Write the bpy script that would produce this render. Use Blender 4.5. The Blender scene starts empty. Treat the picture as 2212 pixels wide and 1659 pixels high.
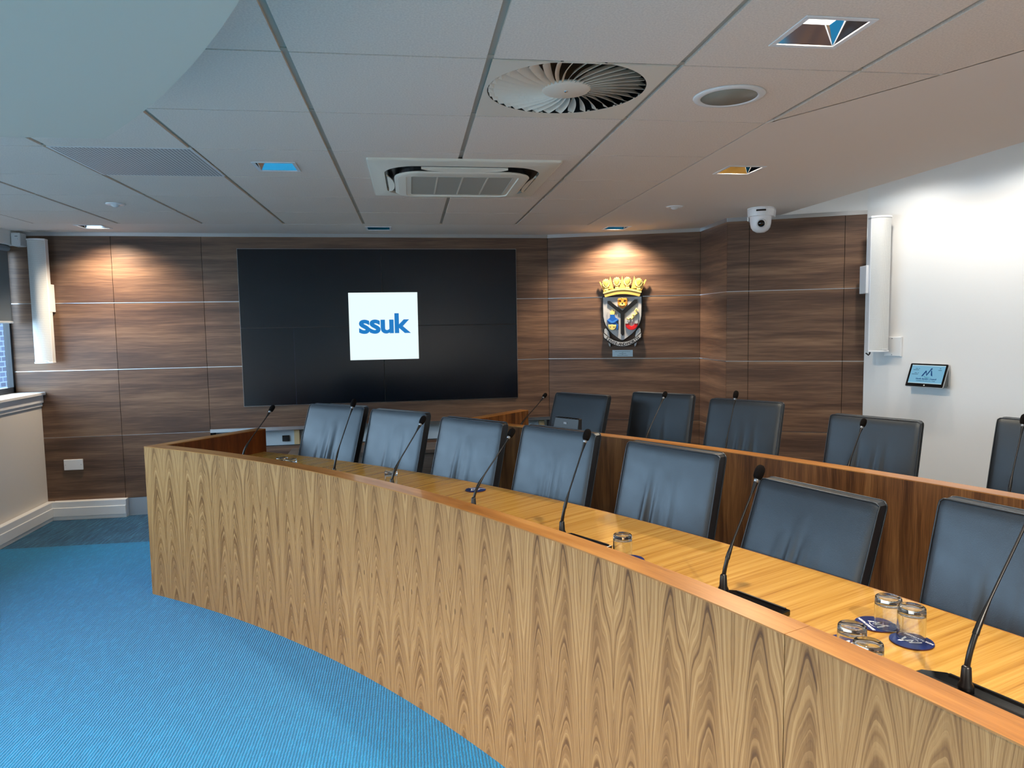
import bpy, bmesh, math, random
from mathutils import Vector, Matrix
R_ = math.radians
random.seed(7)
scn = bpy.context.scene
COL = scn.collection

# ------------------------------------------------------------------ camera, sky, exposure
EYE = 1.55
FPX, YAW, PITCH, ROLL = 1555.783, 0.138295, 0.0824394, -0.016142
cam_d = bpy.data.cameras.new('camera'); cam = bpy.data.objects.new('camera', cam_d); COL.objects.link(cam)
cam_d.sensor_width = 36.0; cam_d.lens = FPX / 2212 * 36.0; cam_d.clip_start = 0.05
cy, sy, cp, sp = math.cos(YAW), math.sin(YAW), math.cos(PITCH), math.sin(PITCH)
fw = Vector((sy * cp, cy * cp, -sp)); rt = Vector((cy, -sy, 0)); up = rt.cross(fw)
c_, s_ = math.cos(ROLL), math.sin(ROLL)
rt2 = rt * c_ + up * s_; up2 = up * c_ - rt * s_
cam.matrix_world = Matrix(((rt2.x, up2.x, -fw.x, 0), (rt2.y, up2.y, -fw.y, 0), (rt2.z, up2.z, -fw.z, EYE), (0, 0, 0, 1)))
scn.camera = cam
scn.view_settings.view_transform = 'Standard'; scn.view_settings.look = 'None'
scn.view_settings.gamma = 1.0; scn.view_settings.use_curve_mapping = False
scn.view_settings.exposure = 0.0
world = bpy.data.worlds.new('sky'); scn.world = world; world.use_nodes = True
wn = world.node_tree.nodes; wl = world.node_tree.links
bgn = wn['Background']; bgn.inputs['Color'].default_value = (0.66, 0.84, 1.0, 1); bgn.inputs['Strength'].default_value = 10.8
DOWNLIGHT_W = 120.0      # watts of each lit ceiling downlight
WASH_W = 110.0           # watts of the two warm wall washers
FILL_W = 430.0           # watts of each unseen downlight added as fill behind the camera

# ------------------------------------------------------------------ colour helpers
def lin(c):
    return tuple(((v / 255) / 12.92 if v / 255 <= 0.04045 else ((v / 255 + 0.055) / 1.055) ** 2.4) for v in c) + (1.0,)

def new_mat(name):
    m = bpy.data.materials.new(name); m.use_nodes = True
    nt = m.node_tree; return m, nt.nodes, nt.links, nt.nodes['Principled BSDF']

def flat(name, rgb, rough=0.5, metal=0.0, spec=0.5, bump=None, emit=None, estr=0, coat=0):
    m, n, l, b = new_mat(name)
    b.inputs['Base Color'].default_value = lin(rgb); b.inputs['Roughness'].default_value = rough
    b.inputs['Metallic'].default_value = metal; b.inputs['Specular IOR Level'].default_value = spec
    if coat: b.inputs['Coat Weight'].default_value = coat; b.inputs['Coat Roughness'].default_value = 0.15
    if emit:
        b.inputs['Emission Color'].default_value = lin(emit); b.inputs['Emission Strength'].default_value = estr
    if bump:
        sc, st = bump
        tc = n.new('ShaderNodeTexCoord'); no = n.new('ShaderNodeTexNoise'); bp = n.new('ShaderNodeBump')
        no.inputs['Scale'].default_value = sc; no.inputs['Detail'].default_value = 4
        bp.inputs['Strength'].default_value = st; bp.inputs['Distance'].default_value = 0.002
        l.new(tc.outputs['Object'], no.inputs['Vector']); l.new(no.outputs['Fac'], bp.inputs['Height']); l.new(bp.outputs['Normal'], b.inputs['Normal'])
    return m

def M(n, l, op, a, b=None, c=None):
    x = n.new('ShaderNodeMath'); x.operation = op
    for i, v in enumerate((a, b, c)):
        if v is None: continue
        if isinstance(v, (int, float)): x.inputs[i].default_value = v
        else: l.new(v, x.inputs[i])
    return x.outputs[0]

def ramp(n, l, fac, stops):
    r = n.new('ShaderNodeValToRGB'); els = r.color_ramp.elements
    els[0].position, els[0].color = stops[0][0], lin(stops[0][1])
    els[1].position, els[1].color = stops[-1][0], lin(stops[-1][1])
    for p, c in stops[1:-1]:
        e = els.new(p); e.color = lin(c)
    l.new(fac, r.inputs['Fac']); return r.outputs['Color']

def noise(n, l, vec, scale, detail=3, rough=0.5):
    x = n.new('ShaderNodeTexNoise'); x.inputs['Scale'].default_value = scale
    x.inputs['Detail'].default_value = detail; x.inputs['Roughness'].default_value = rough
    l.new(vec, x.inputs['Vector']); return x.outputs['Fac']

def comb(n, l, x, y, z=0.0):
    c = n.new('ShaderNodeCombineXYZ')
    for i, v in enumerate((x, y, z)):
        if isinstance(v, (int, float)): c.inputs[i].default_value = v
        else: l.new(v, c.inputs[i])
    return c.outputs[0]

def uvsep(n, l):
    t = n.new('ShaderNodeTexCoord'); s = n.new('ShaderNodeSeparateXYZ'); l.new(t.outputs['UV'], s.inputs[0])
    return s.outputs[0], s.outputs[1]

def mixc(n, l, fac, a, b, mode='MIX'):
    x = n.new('ShaderNodeMix'); x.data_type = 'RGBA'; x.blend_type = mode
    if isinstance(fac, (int, float)): x.inputs['Factor'].default_value = fac
    else: l.new(fac, x.inputs['Factor'])
    for k, v in (('A', a), ('B', b)):
        s = [i for i in x.inputs if i.name == k and i.type == 'RGBA'][0]
        if isinstance(v, tuple): s.default_value = v
        else: l.new(v, s)
    return [o for o in x.outputs if o.type == 'RGBA'][0]

def walnut_flame(name, stops, rough=0.42, seed=0.0):
    """book-matched crown-cut veneer: u = metres along the panel, v = height in metres"""
    m, n, l, b = new_mat(name)
    u, v = uvsep(n, l)
    L = 0.142
    ub = M(n, l, 'PINGPONG', M(n, l, 'ADD', u, 50 * L * 2 + 0.03 + seed), L)          # 0..L mirrored leaf
    lfi = M(n, l, 'FLOOR', M(n, l, 'DIVIDE', M(n, l, 'ADD', u, 50.0 + seed), 1.14))    # slow change from sheet to sheet
    slow = M(n, l, 'MULTIPLY', u, 0.35)
    wv = noise(n, l, comb(n, l, M(n, l, 'MULTIPLY', ub, 9.0), M(n, l, 'MULTIPLY', v, 1.7), M(n, l, 'ADD', slow, lfi)), 1.0, 2)
    wob = M(n, l, 'MULTIPLY', M(n, l, 'SUBTRACT', wv, 0.5), 0.085)
    d = M(n, l, 'ADD', M(n, l, 'SUBTRACT', ub, 0.058), wob)
    ad = M(n, l, 'POWER', M(n, l, 'ABSOLUTE', d), 1.75)
    fine = noise(n, l, comb(n, l, M(n, l, 'MULTIPLY', ub, 60.0), M(n, l, 'MULTIPLY', v, 14.0), slow), 1.0, 3)
    vd = noise(n, l, comb(n, l, M(n, l, 'MULTIPLY', ub, 14.0), M(n, l, 'MULTIPLY', v, 3.5), slow), 1.0, 2)
    g = M(n, l, 'ADD', v, M(n, l, 'MULTIPLY', ad, 46.0))
    g = M(n, l, 'ADD', g, M(n, l, 'MULTIPLY', vd, 0.10))
    g = M(n, l, 'ADD', g, M(n, l, 'MULTIPLY', fine, 0.016))
    ring = noise(n, l, comb(n, l, M(n, l, 'MULTIPLY', g, 19.0), lfi, 3.3), 1.0, 4, 0.6)
    saw = M(n, l, 'FRACT', M(n, l, 'MULTIPLY', g, 21.0))
    sawp = M(n, l, 'POWER', saw, 3.0)
    pore = noise(n, l, comb(n, l, M(n, l, 'MULTIPLY', u, 900.0), M(n, l, 'MULTIPLY', v, 26.0)), 1.0, 2)
    f = M(n, l, 'ADD', M(n, l, 'MULTIPLY', ring, 1.05), M(n, l, 'MULTIPLY', sawp, 0.16))
    f = M(n, l, 'ADD', f, M(n, l, 'MULTIPLY', M(n, l, 'SUBTRACT', pore, 0.5), 0.22))
    # wider tonal bands inside the sheet
    bd = noise(n, l, comb(n, l, M(n, l, 'MULTIPLY', ub, 22.0), M(n, l, 'MULTIPLY', v, 0.7), 9.0), 1.0, 1)
    f = M(n, l, 'ADD', f, M(n, l, 'MULTIPLY', M(n, l, 'SUBTRACT', bd, 0.5), 0.35))
    col = ramp(n, l, f, stops)
    # small knots
    kn = n.new('ShaderNodeTexVoronoi'); kn.inputs['Scale'].default_value = 1.0
    l.new(comb(n, l, M(n, l, 'MULTIPLY', ub, 10.0), M(n, l, 'MULTIPLY', v, 3.3), lfi), kn.inputs['Vector'])
    kf = M(n, l, 'LESS_THAN', kn.outputs['Distance'], 0.04)
    col = mixc(n, l, M(n, l, 'MULTIPLY', kf, 0.55), col, lin((70, 48, 30)))
    l.new(col, b.inputs['Base Color'])
    b.inputs['Roughness'].default_value = rough; b.inputs['Specular IOR Level'].default_value = 0.35
    bp = n.new('ShaderNodeBump'); bp.inputs['Strength'].default_value = 0.08; bp.inputs['Distance'].default_value = 0.001
    l.new(pore, bp.inputs['Height']); l.new(bp.outputs['Normal'], b.inputs['Normal'])
    return m

def long_grain(name, stops, su, sv, rough=0.4, per=None, coat=0.0, spec=0.5, wave=0.0, seg=0.0, swap=False):
    """straight grain, long along u (su small) and narrow along v (sv large)"""
    m, n, l, b = new_mat(name)
    u, v = uvsep(n, l)
    if swap: u, v = v, u
    if per:   # the same laminate sheet repeats in every panel, slightly shifted
        row = M(n, l, 'FLOOR', M(n, l, 'DIVIDE', M(n, l, 'SUBTRACT', v, 0.132), per))
        vv = M(n, l, 'SUBTRACT', v, M(n, l, 'MULTIPLY', row, per))
        off = M(n, l, 'MULTIPLY', row, 0.31)
    else: vv = v; off = 0.0
    if seg:
        sg = M(n, l, 'FLOOR', M(n, l, 'DIVIDE', v, seg)); off = M(n, l, 'MULTIPLY', sg, 7.3)
    uu = M(n, l, 'ADD', u, off)
    wob = M(n, l, 'MULTIPLY', M(n, l, 'SUBTRACT', noise(n, l, comb(n, l, M(n, l, 'MULTIPLY', uu, su * 2.2), M(n, l, 'MULTIPLY', vv, sv * 0.09), 4.0), 1.0, 2), 0.5), wave)
    vw = M(n, l, 'ADD', vv, wob)
    broad = noise(n, l, comb(n, l, M(n, l, 'MULTIPLY', uu, su), M(n, l, 'MULTIPLY', vw, sv * 0.16), 1.0), 1.0, 2)
    mid = noise(n, l, comb(n, l, M(n, l, 'MULTIPLY', uu, su * 1.5), M(n, l, 'MULTIPLY', vw, sv * 0.6), 2.0), 1.0, 3)
    fin = noise(n, l, comb(n, l, M(n, l, 'MULTIPLY', uu, su * 7), M(n, l, 'MULTIPLY', vw, sv * 3.4), 3.0), 1.0, 2)
    f = M(n, l, 'ADD', M(n, l, 'MULTIPLY', broad, 0.75), M(n, l, 'MULTIPLY', mid, 0.45))
    f = M(n, l, 'ADD', f, M(n, l, 'MULTIPLY', M(n, l, 'SUBTRACT', fin, 0.5), 0.4))
    f = M(n, l, 'SUBTRACT', f, 0.1)
    l.new(ramp(n, l, f, stops), b.inputs['Base Color'])
    b.inputs['Roughness'].default_value = rough; b.inputs['Specular IOR Level'].default_value = spec
    if coat: b.inputs['Coat Weight'].default_value = coat; b.inputs['Coat Roughness'].default_value = 0.08
    bp = n.new('ShaderNodeBump'); bp.inputs['Strength'].default_value = 0.06; bp.inputs['Distance'].default_value = 0.001
    l.new(fin, bp.inputs['Height']); l.new(bp.outputs['Normal'], b.inputs['Normal'])
    return m

def carpet_mat():
    m, n, l, b = new_mat('carpet')
    t = n.new('ShaderNodeTexCoord'); s = n.new('ShaderNodeSeparateXYZ'); l.new(t.outputs['Object'], s.inputs[0])
    x, y = s.outputs[0], s.outputs[1]
    nz = noise(n, l, t.outputs['Object'], 55.0, 3)
    xd = M(n, l, 'ADD', x, M(n, l, 'MULTIPLY', M(n, l, 'SUBTRACT', nz, 0.5), 0.006))
    rib = M(n, l, 'SINE', M(n, l, 'MULTIPLY', xd, 2 * math.pi / 0.0115))
    col_i = M(n, l, 'FLOOR', M(n, l, 'DIVIDE', x, 0.0115))
    ph = M(n, l, 'MULTIPLY', M(n, l, 'SINE', M(n, l, 'MULTIPLY', col_i, 12.9898)), 43.7)
    yy = M(n, l, 'ADD', y, ph)
    seg = noise(n, l, comb(n, l, col_i, M(n, l, 'MULTIPLY', yy, 9.0), 0.0), 1.0, 1)
    loops = M(n, l, 'SINE', M(n, l, 'MULTIPLY', yy, 2 * math.pi / 0.008))
    hgt = M(n, l, 'ADD', M(n, l, 'MULTIPLY', rib, 0.5), M(n, l, 'MULTIPLY', loops, 0.16))
    hgt = M(n, l, 'ADD', hgt, M(n, l, 'MULTIPLY', M(n, l, 'GREATER_THAN', seg, 0.55), 0.3))
    hgt = M(n, l, 'ADD', hgt, M(n, l, 'MULTIPLY', nz, 0.5))
    hn = M(n, l, 'MULTIPLY_ADD', hgt, 0.34, 0.32)
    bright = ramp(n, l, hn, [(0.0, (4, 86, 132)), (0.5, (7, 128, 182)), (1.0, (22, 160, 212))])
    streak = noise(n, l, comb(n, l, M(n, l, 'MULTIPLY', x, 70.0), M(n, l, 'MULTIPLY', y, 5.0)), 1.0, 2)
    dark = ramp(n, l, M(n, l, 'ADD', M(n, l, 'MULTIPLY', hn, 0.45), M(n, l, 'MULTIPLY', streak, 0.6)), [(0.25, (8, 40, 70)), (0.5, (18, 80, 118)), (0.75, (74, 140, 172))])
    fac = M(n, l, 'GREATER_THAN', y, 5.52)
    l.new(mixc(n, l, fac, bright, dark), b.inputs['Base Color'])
    b.inputs['Roughness'].default_value = 0.95; b.inputs['Specular IOR Level'].default_value = 0.1
    b.inputs['Sheen Weight'].default_value = 0.2
    bp = n.new('ShaderNodeBump'); bp.inputs['Strength'].default_value = 0.8; bp.inputs['Distance'].default_value = 0.004
    l.new(hgt, bp.inputs['Height']); l.new(bp.outputs['Normal'], b.inputs['Normal'])
    return m

def brick_mat():
    m, n, l, b = new_mat('blue_brick')
    t = n.new('ShaderNodeTexCoord'); s = n.new('ShaderNodeSeparateXYZ'); l.new(t.outputs['Object'], s.inputs[0])
    br = n.new('ShaderNodeTexBrick'); l.new(comb(n, l, s.outputs[1], s.outputs[2]), br.inputs['Vector'])
    br.inputs['Scale'].default_value = 2.2; br.inputs['Color1'].default_value = lin((46, 58, 80))
    br.inputs['Color2'].default_value = lin((28, 36, 56)); br.inputs['Mortar'].default_value = lin((78, 90, 108))
    br.inputs['Mortar Size'].default_value = 0.03
    l.new(br.outputs['Color'], b.inputs['Base Color']); b.inputs['Roughness'].default_value = 0.9
    return m

def perforated(name, rgb, dark, scale, size=0.33, rough=0.5, uv=False, stripes=False):
    m, n, l, b = new_mat(name)
    t = n.new('ShaderNodeTexCoord'); s = n.new('ShaderNodeSeparateXYZ'); l.new(t.outputs['UV' if uv else 'Object'], s.inputs[0])
    fx = M(n, l, 'SUBTRACT', M(n, l, 'FRACT', M(n, l, 'MULTIPLY', s.outputs[0], scale)), 0.5)
    fy = M(n, l, 'SUBTRACT', M(n, l, 'FRACT', M(n, l, 'MULTIPLY', s.outputs[1], scale)), 0.5)
    r2 = M(n, l, 'ADD', M(n, l, 'MULTIPLY', fx, fx), M(n, l, 'MULTIPLY', fy, fy))
    k = M(n, l, 'LESS_THAN', r2, size * size)
    l.new(mixc(n, l, k, lin(rgb), lin(dark)), b.inputs['Base Color']); b.inputs['Roughness'].default_value = rough
    return m

def leather_mat():
    m, n, l, b = new_mat('black_leather')
    b.inputs['Base Color'].default_value = lin((20, 23, 28))
    b.inputs['Specular IOR Level'].default_value = 0.72; b.inputs['Specular Tint'].default_value = (0.78, 0.90, 1.0, 1)
    t = n.new('ShaderNodeTexCoord'); v = n.new('ShaderNodeTexVoronoi'); v.inputs['Scale'].default_value = 420
    l.new(t.outputs['Object'], v.inputs['Vector'])
    nz = noise(n, l, t.outputs['Object'], 14.0, 4)
    rr = M(n, l, 'MULTIPLY_ADD', nz, 0.14, 0.33); l.new(rr, b.inputs['Roughness'])
    bp = n.new('ShaderNodeBump'); bp.inputs['Strength'].default_value = 0.25; bp.inputs['Distance'].default_value = 0.0006
    l.new(v.outputs['Distance'], bp.inputs['Height']); l.new(bp.outputs['Normal'], b.inputs['Normal'])
    return m

def glass_mat(name, ior=1.5, thin=False):
    m = bpy.data.materials.new(name); m.use_nodes = True; nt = m.node_tree; n = nt.nodes; l = nt.links
    n.clear(); o = n.new('ShaderNodeOutputMaterial')
    if thin:
        tr = n.new('ShaderNodeBsdfTransparent'); gl = n.new('ShaderNodeBsdfGlossy'); gl.inputs['Roughness'].default_value = 0.02
        lw_ = n.new('ShaderNodeLayerWeight'); lw_.inputs['Blend'].default_value = 0.5; fo = M(n, l, 'MULTIPLY_ADD', M(n, l, 'POWER', lw_.outputs['Facing'], 5.0), 0.5, 0.03); mx = n.new('ShaderNodeMixShader')
        tr.inputs['Color'].default_value = (0.93, 0.97, 1, 1)
        l.new(fo, mx.inputs[0]); l.new(tr.outputs[0], mx.inputs[1]); l.new(gl.outputs[0], mx.inputs[2]); l.new(mx.outputs[0], o.inputs[0])
    else:
        g = n.new('ShaderNodeBsdfGlass'); g.inputs['IOR'].default_value = ior; g.inputs['Roughness'].default_value = 0.0
        g.inputs['Color'].default_value = (0.97, 0.99, 1, 1); l.new(g.outputs[0], o.inputs[0])
    return m

def ceiling_mat():
    m, n, l, b = new_mat('mineral_tile')
    t = n.new('ShaderNodeTexCoord'); nz = noise(n, l, t.outputs['Object'], 160.0, 4, 0.7)
    l.new(ramp(n, l, nz, [(0.3, (212, 200, 188)), (0.7, (237, 225, 212))]), b.inputs['Base Color'])
    b.inputs['Roughness'].default_value = 0.95; b.inputs['Specular IOR Level'].default_value = 0.1
    bp = n.new('ShaderNodeBump'); bp.inputs['Strength'].default_value = 0.25; bp.inputs['Distance'].default_value = 0.001
    l.new(nz, bp.inputs['Height']); l.new(bp.outputs['Normal'], b.inputs['Normal']); return m

FRONT_STOPS = [(0.24, (84, 56, 33)), (0.42, (126, 90, 53)), (0.54, (150, 111, 68)), (0.68, (170, 130, 83)), (0.94, (196, 158, 110))]
REAR_STOPS = [(0.30, (66, 38, 18)), (0.44, (98, 60, 28)), (0.58, (128, 84, 42)), (0.84, (160, 112, 60))]
MT = dict(
    front=walnut_flame('figured_walnut', FRONT_STOPS, 0.40),
    rear=long_grain('shaded_walnut', [(0.25, (50, 28, 14)), (0.42, (84, 52, 26)), (0.56, (112, 74, 40)), (0.8, (146, 104, 62))], 1.1, 70, 0.32, wave=0.05, swap=True),  # straight grain; shade on the rear bench put into darker walnut colours
    cap=long_grain('oiled_timber_lipping', [(0.2, (120, 76, 32)), (0.5, (160, 108, 52)), (0.8, (188, 138, 76))], 1.6, 60, 0.34, coat=0.2),
    top=long_grain('golden_oak_veneer', [(0.25, (140, 92, 34)), (0.45, (182, 136, 60)), (0.75, (208, 168, 90))], 0.8, 260, 0.24, coat=0.45, wave=0.006),
    inner=long_grain('red_walnut', [(0.2, (70, 30, 10)), (0.5, (112, 56, 20)), (0.8, (146, 82, 34))], 2.4, 90, 0.3, coat=0.2),
    panel=long_grain('walnut_laminate', [(0.22, (60, 44, 36)), (0.42, (86, 64, 52)), (0.56, (110, 84, 66)), (0.8, (142, 112, 88))], 0.9, 58, 0.42, per=0.549, wave=0.03, spec=0.4),
    bench=long_grain('grey_laminate', [(0.22, (62, 54, 50)), (0.8, (120, 108, 100))], 1.2, 50, 0.45),
    carpet=carpet_mat(), brick=brick_mat(), tile=ceiling_mat(), leather=leather_mat(),
    plaster=flat('white_plaster', (228, 218, 208), 0.85, spec=0.2, bump=(40, 0.04)),
    wallwhite=flat('white_wall_paint', (232, 232, 230), 0.75, spec=0.25, bump=(60, 0.08)),
    wallcream=flat('cream_wall_paint', (216, 212, 206), 0.8, spec=0.25, bump=(60, 0.08)),
    backing=flat('dark_backing', (20, 16, 14), 0.8),
    alu=flat('brushed_aluminium', (196, 200, 204), 0.28, 1.0),
    steel=flat('steel_plinth', (188, 196, 204), 0.45, 0.7, bump=(20, 0.3)),
    gwhite=flat('gloss_white', (232, 234, 236), 0.3),
    mwhite=flat('matt_white', (222, 224, 224), 0.55),
    acwhite=flat('ivory_plastic', (226, 222, 208), 0.4),
    acgrey=flat('filter_mesh_grey', (168, 168, 158), 0.6),
    tee=flat('ceiling_tee', (176, 168, 154), 0.6), fitting=flat('warm_white_fitting', (222, 212, 196), 0.6),
    black=flat('black_plastic', (12, 12, 14), 0.35),
    gblack=flat('gloss_black', (8, 8, 9), 0.08, spec=0.6),
    foam=flat('black_foam', (14, 12, 12), 0.95, spec=0.1, bump=(500, 0.6)),
    collar=flat('grey_collar', (150, 158, 166), 0.3, 0.6),
    screen=flat('screen_black', (9, 15, 24), 0.22, spec=0.45),
    bezel=flat('thin_bezel', (3, 4, 6), 0.4),
    logo_white=flat('lit_white', (0, 0, 0), 0.3, emit=(236, 255, 255), estr=1.0),
    logo_blue=flat('lit_blue', (0, 0, 0), 0.3, emit=(0, 118, 194), estr=1.0),
    tab_blue=flat('tablet_screen', (0, 0, 0), 0.2, emit=(126, 184, 214), estr=0.85),
    tab_light=flat('tablet_edge_light', (0, 0, 0), 0.2, emit=(205, 232, 240), estr=0.85),
    tab_navy=flat('tablet_navy', (0, 0, 0), 0.2, emit=(14, 62, 116), estr=0.85),
    tab_grey=flat('tablet_grey', (0, 0, 0), 0.2, emit=(62, 92, 116), estr=0.85),
    tab_teal=flat('tablet_teal', (0, 0, 0), 0.2, emit=(20, 128, 140), estr=0.85),
    glass=glass_mat('tumbler_glass', 1.5), pane=glass_mat('window_pane', thin=True),
    darkframe=flat('dark_window_frame', (34, 40, 48), 0.4),
    blind=flat('grey_blind_fabric', (120, 128, 134), 0.8),
    navy=flat('navy_coaster', (16, 34, 92), 0.3), redbrown=flat('coaster_edge', (70, 28, 30), 0.6),
    print_white=flat('white_print', (236, 238, 242), 0.5),
    gold=flat('gold_paint', (196, 160, 84), 0.42), palegold=flat('pale_gold_paint', (232, 214, 128), 0.4),
    orange=flat('orange_gold', (214, 142, 48), 0.4), silver=flat('silver_paint', (176, 178, 180), 0.42),
    cblack=flat('crest_black', (6, 6, 7), 0.4), cblue=flat('crest_blue', (24, 92, 178), 0.4),
    cred=flat('crest_red', (214, 22, 28), 0.4), green=flat('crest_green', (120, 130, 80), 0.5),
    plaque=flat('plaque_silver', (176, 200, 214), 0.3, 0.4), ink=flat('ink', (50, 60, 76), 0.6),
    stud=flat('timber_stud', (200, 172, 128), 0.7), board=flat('pale_board', (196, 208, 216), 0.7),
    chrome=flat('reflector_chrome', (205, 210, 216), 0.07, 1.0),
    lamp_on=flat('lamp_diffuser_on', (250, 250, 244), 0.4, emit=(255, 250, 236), estr=3.0),
    lamp_off=flat('lamp_diffuser_off', (206, 214, 220), 0.3),
    lamp_warm=flat('lamp_warm', (250, 220, 160), 0.4, emit=(255, 190, 105), estr=1.6),
    perf=perforated('perforated_metal', (216, 214, 210), (84, 86, 90), 62, 0.33),
    spkmesh=perforated('speaker_mesh', (226, 228, 226), (170, 172, 172), 210, 0.34, uv=True),
    spkgrey=perforated('ceiling_speaker_mesh', (150, 150, 138), (110, 110, 102), 300, 0.33),
    concrete=flat('paving', (62, 66, 70), 0.9),
)

# ------------------------------------------------------------------ mesh helpers
class MB:
    def __init__(s): s.v = []; s.f = []; s.uv = []; s.mi = []; s.sm = []
    def add(s, vs, fs, uvs=None, mi=0, smooth=False):
        o = len(s.v); s.v += [tuple(p) for p in vs]
        for i, f in enumerate(fs):
            s.f.append([o + k for k in f]); s.uv.append(uvs[i] if uvs else [(0, 0)] * len(f)); s.mi.append(mi); s.sm.append(smooth)
    def box(s, x0, x1, y0, y1, z0, z1, mi=0, T=None):
        vs = [Vector((x, y, z)) for z in (z0, z1) for y in (y0, y1) for x in (x0, x1)]
        if T is not None: vs = [T @ p for p in vs]
        fs = [(0, 2, 3, 1), (4, 5, 7, 6), (0, 1, 5, 4), (2, 6, 7, 3), (0, 4, 6, 2), (1, 3, 7, 5)]
        c = [(x, y, z) for z in (z0, z1) for y in (y0, y1) for x in (x0, x1)]
        ax = [(0, 1), (0, 1), (0, 2), (0, 2), (1, 2), (1, 2)]
        s.add(vs, fs, [[(c[k][ax[i][0]], c[k][ax[i][1]]) for k in f] for i, f in enumerate(fs)], mi)
    def tube(s, pts, rad, seg=12, mi=0, cap=True):
        pts = [Vector(p) for p in pts]; n = len(pts)
        if not isinstance(rad, (list, tuple)): rad = [rad] * n
        ref = None; rings = []
        for i, p in enumerate(pts):
            t = (pts[min(i + 1, n - 1)] - pts[max(i - 1, 0)])
            t = t.normalized() if t.length > 1e-9 else Vector((0, 0, 1))
            if ref is None: ref = t.orthogonal().normalized()
            ref = (ref - t * ref.dot(t)).normalized(); b = t.cross(ref)
            rings.append([p + (ref * math.cos(2 * math.pi * k / seg) + b * math.sin(2 * math.pi * k / seg)) * rad[i] for k in range(seg)])
        vs = [q for r in rings for q in r]; fs = []
        for i in range(n - 1):
            for k in range(seg):
                a, b2 = i * seg + k, i * seg + (k + 1) % seg; fs.append((a, b2, b2 + seg, a + seg))
        s.add(vs, fs, None, mi, True)
        if cap:
            s.add(rings[0], [tuple(range(seg))[::-1]], None, mi); s.add(rings[-1], [tuple(range(seg))], None, mi)
    def lathe(s, prof, seg=32, mi=0, T=None, smooth=True, close=False):
        vs = []
        for r, z in prof:
            for k in range(seg):
                p = Vector((r * math.cos(2 * math.pi * k / seg), r * math.sin(2 * math.pi * k / seg), z)); vs.append(T @ p if T is not None else p)
        m = len(prof); fs = []
        for i in range(m if close else m - 1):
            j = (i + 1) % m
            for k in range(seg):
                k2 = (k + 1) % seg; fs.append((i * seg + k, i * seg + k2, j * seg + k2, j * seg + k))
        s.add(vs, fs, None, mi, smooth)
    def prism(s, pts, z0, z1, mi=0, T=None, uvs=False):
        n = len(pts); vs = [Vector((p[0], p[1], z)) for z in (z0, z1) for p in pts]
        if T is not None: vs = [T @ p for p in vs]
        fs = [tuple(range(n))[::-1], tuple(range(n, 2 * n))] + [(i, (i + 1) % n, n + (i + 1) % n, n + i) for i in range(n)]
        uv = [[tuple(pts[k % n]) for k in f] for f in fs[:2]]
        acc = [0]
        for i in range(n): acc.append(acc[-1] + math.dist(pts[i], pts[(i + 1) % n]))
        for i in range(n): uv.append([(acc[i], z0), (acc[i + 1], z0), (acc[i + 1], z1), (acc[i], z1)])
        s.add(vs, fs, uv, mi)
    def build(s, name, mats, parent=None, fix=True, bevel=0.0, weld=False):
        me = bpy.data.meshes.new(name); me.from_pydata(s.v, [], s.f)
        ul = me.uv_layers.new(name='UVMap'); k = 0
        for i, p in enumerate(me.polygons):
            p.material_index = s.mi[i]; p.use_smooth = s.sm[i]
            for j in range(p.loop_total): ul.data[p.loop_start + j].uv = s.uv[i][j]
        if not isinstance(mats, (list, tuple)): mats = [mats]
        for mt in mats: me.materials.append(mt)
        bm = bmesh.new(); bm.from_mesh(me)
        if weld: bmesh.ops.remove_doubles(bm, verts=bm.verts, dist=1e-5)
        if fix: bmesh.ops.recalc_face_normals(bm, faces=bm.faces)
        bm.to_mesh(me); bm.free()
        o = bpy.data.objects.new(name, me); COL.objects.link(o)
        if bevel:
            md = o.modifiers.new('bevel', 'BEVEL'); md.width = bevel; md.segments = 2; md.limit_method = 'ANGLE'; md.harden_normals = False
        if parent: o.parent = parent
        return o

def tag(o, label=None, cat=None, group=None, kind=None):
    if label: o['label'] = label
    if cat: o['category'] = cat
    if group: o['group'] = group
    if kind: o['kind'] = kind
    return o
def empty(name, loc=(0, 0, 0), rz=0.0, **kw):
    o = bpy.data.objects.new(name, None); COL.objects.link(o); o.location = loc; o.rotation_euler = (0, 0, rz)
    o.empty_display_size = 0.05
    return tag(o, **kw)
def struct(o): o['kind'] = 'structure'; return o
def box_obj(name, dims, mat, parent=None, bevel=0.0, T=None):
    m = MB(); m.box(*dims, T=T); return m.build(name, mat, parent, bevel=bevel)

def text_mesh(body, size, depth=0.0004, bold=0.0, align='CENTER', spacing=1.0):
    cu = bpy.data.curves.new('lettering', 'FONT'); cu.body = body; cu.size = size; cu.extrude = depth; cu.offset = bold
    cu.align_x = align; cu.align_y = 'CENTER'; cu.space_character = spacing
    o = bpy.data.objects.new('lettering', cu); COL.objects.link(o)
    dg = bpy.context.evaluated_depsgraph_get(); me = bpy.data.meshes.new_from_object(o.evaluated_get(dg))
    bpy.data.objects.remove(o); return me
def text_obj(name, body, size, mat, T, parent=None, **kw):
    me = text_mesh(body, size, **kw); me.materials.clear(); me.materials.append(mat); me.transform(T)
    o = bpy.data.objects.new(name, me); COL.objects.link(o)
    if parent: o.parent = parent
    return o

def frame(origin, right, upv=(0, 0, 1)):
    r = Vector(right).normalized(); u = Vector(upv).normalized(); n = r.cross(u).normalized()
    return Matrix(((r.x, u.x, n.x, origin[0]), (r.y, u.y, n.y, origin[1]), (r.z, u.z, n.z, origin[2]), (0, 0, 0, 1)))

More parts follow.
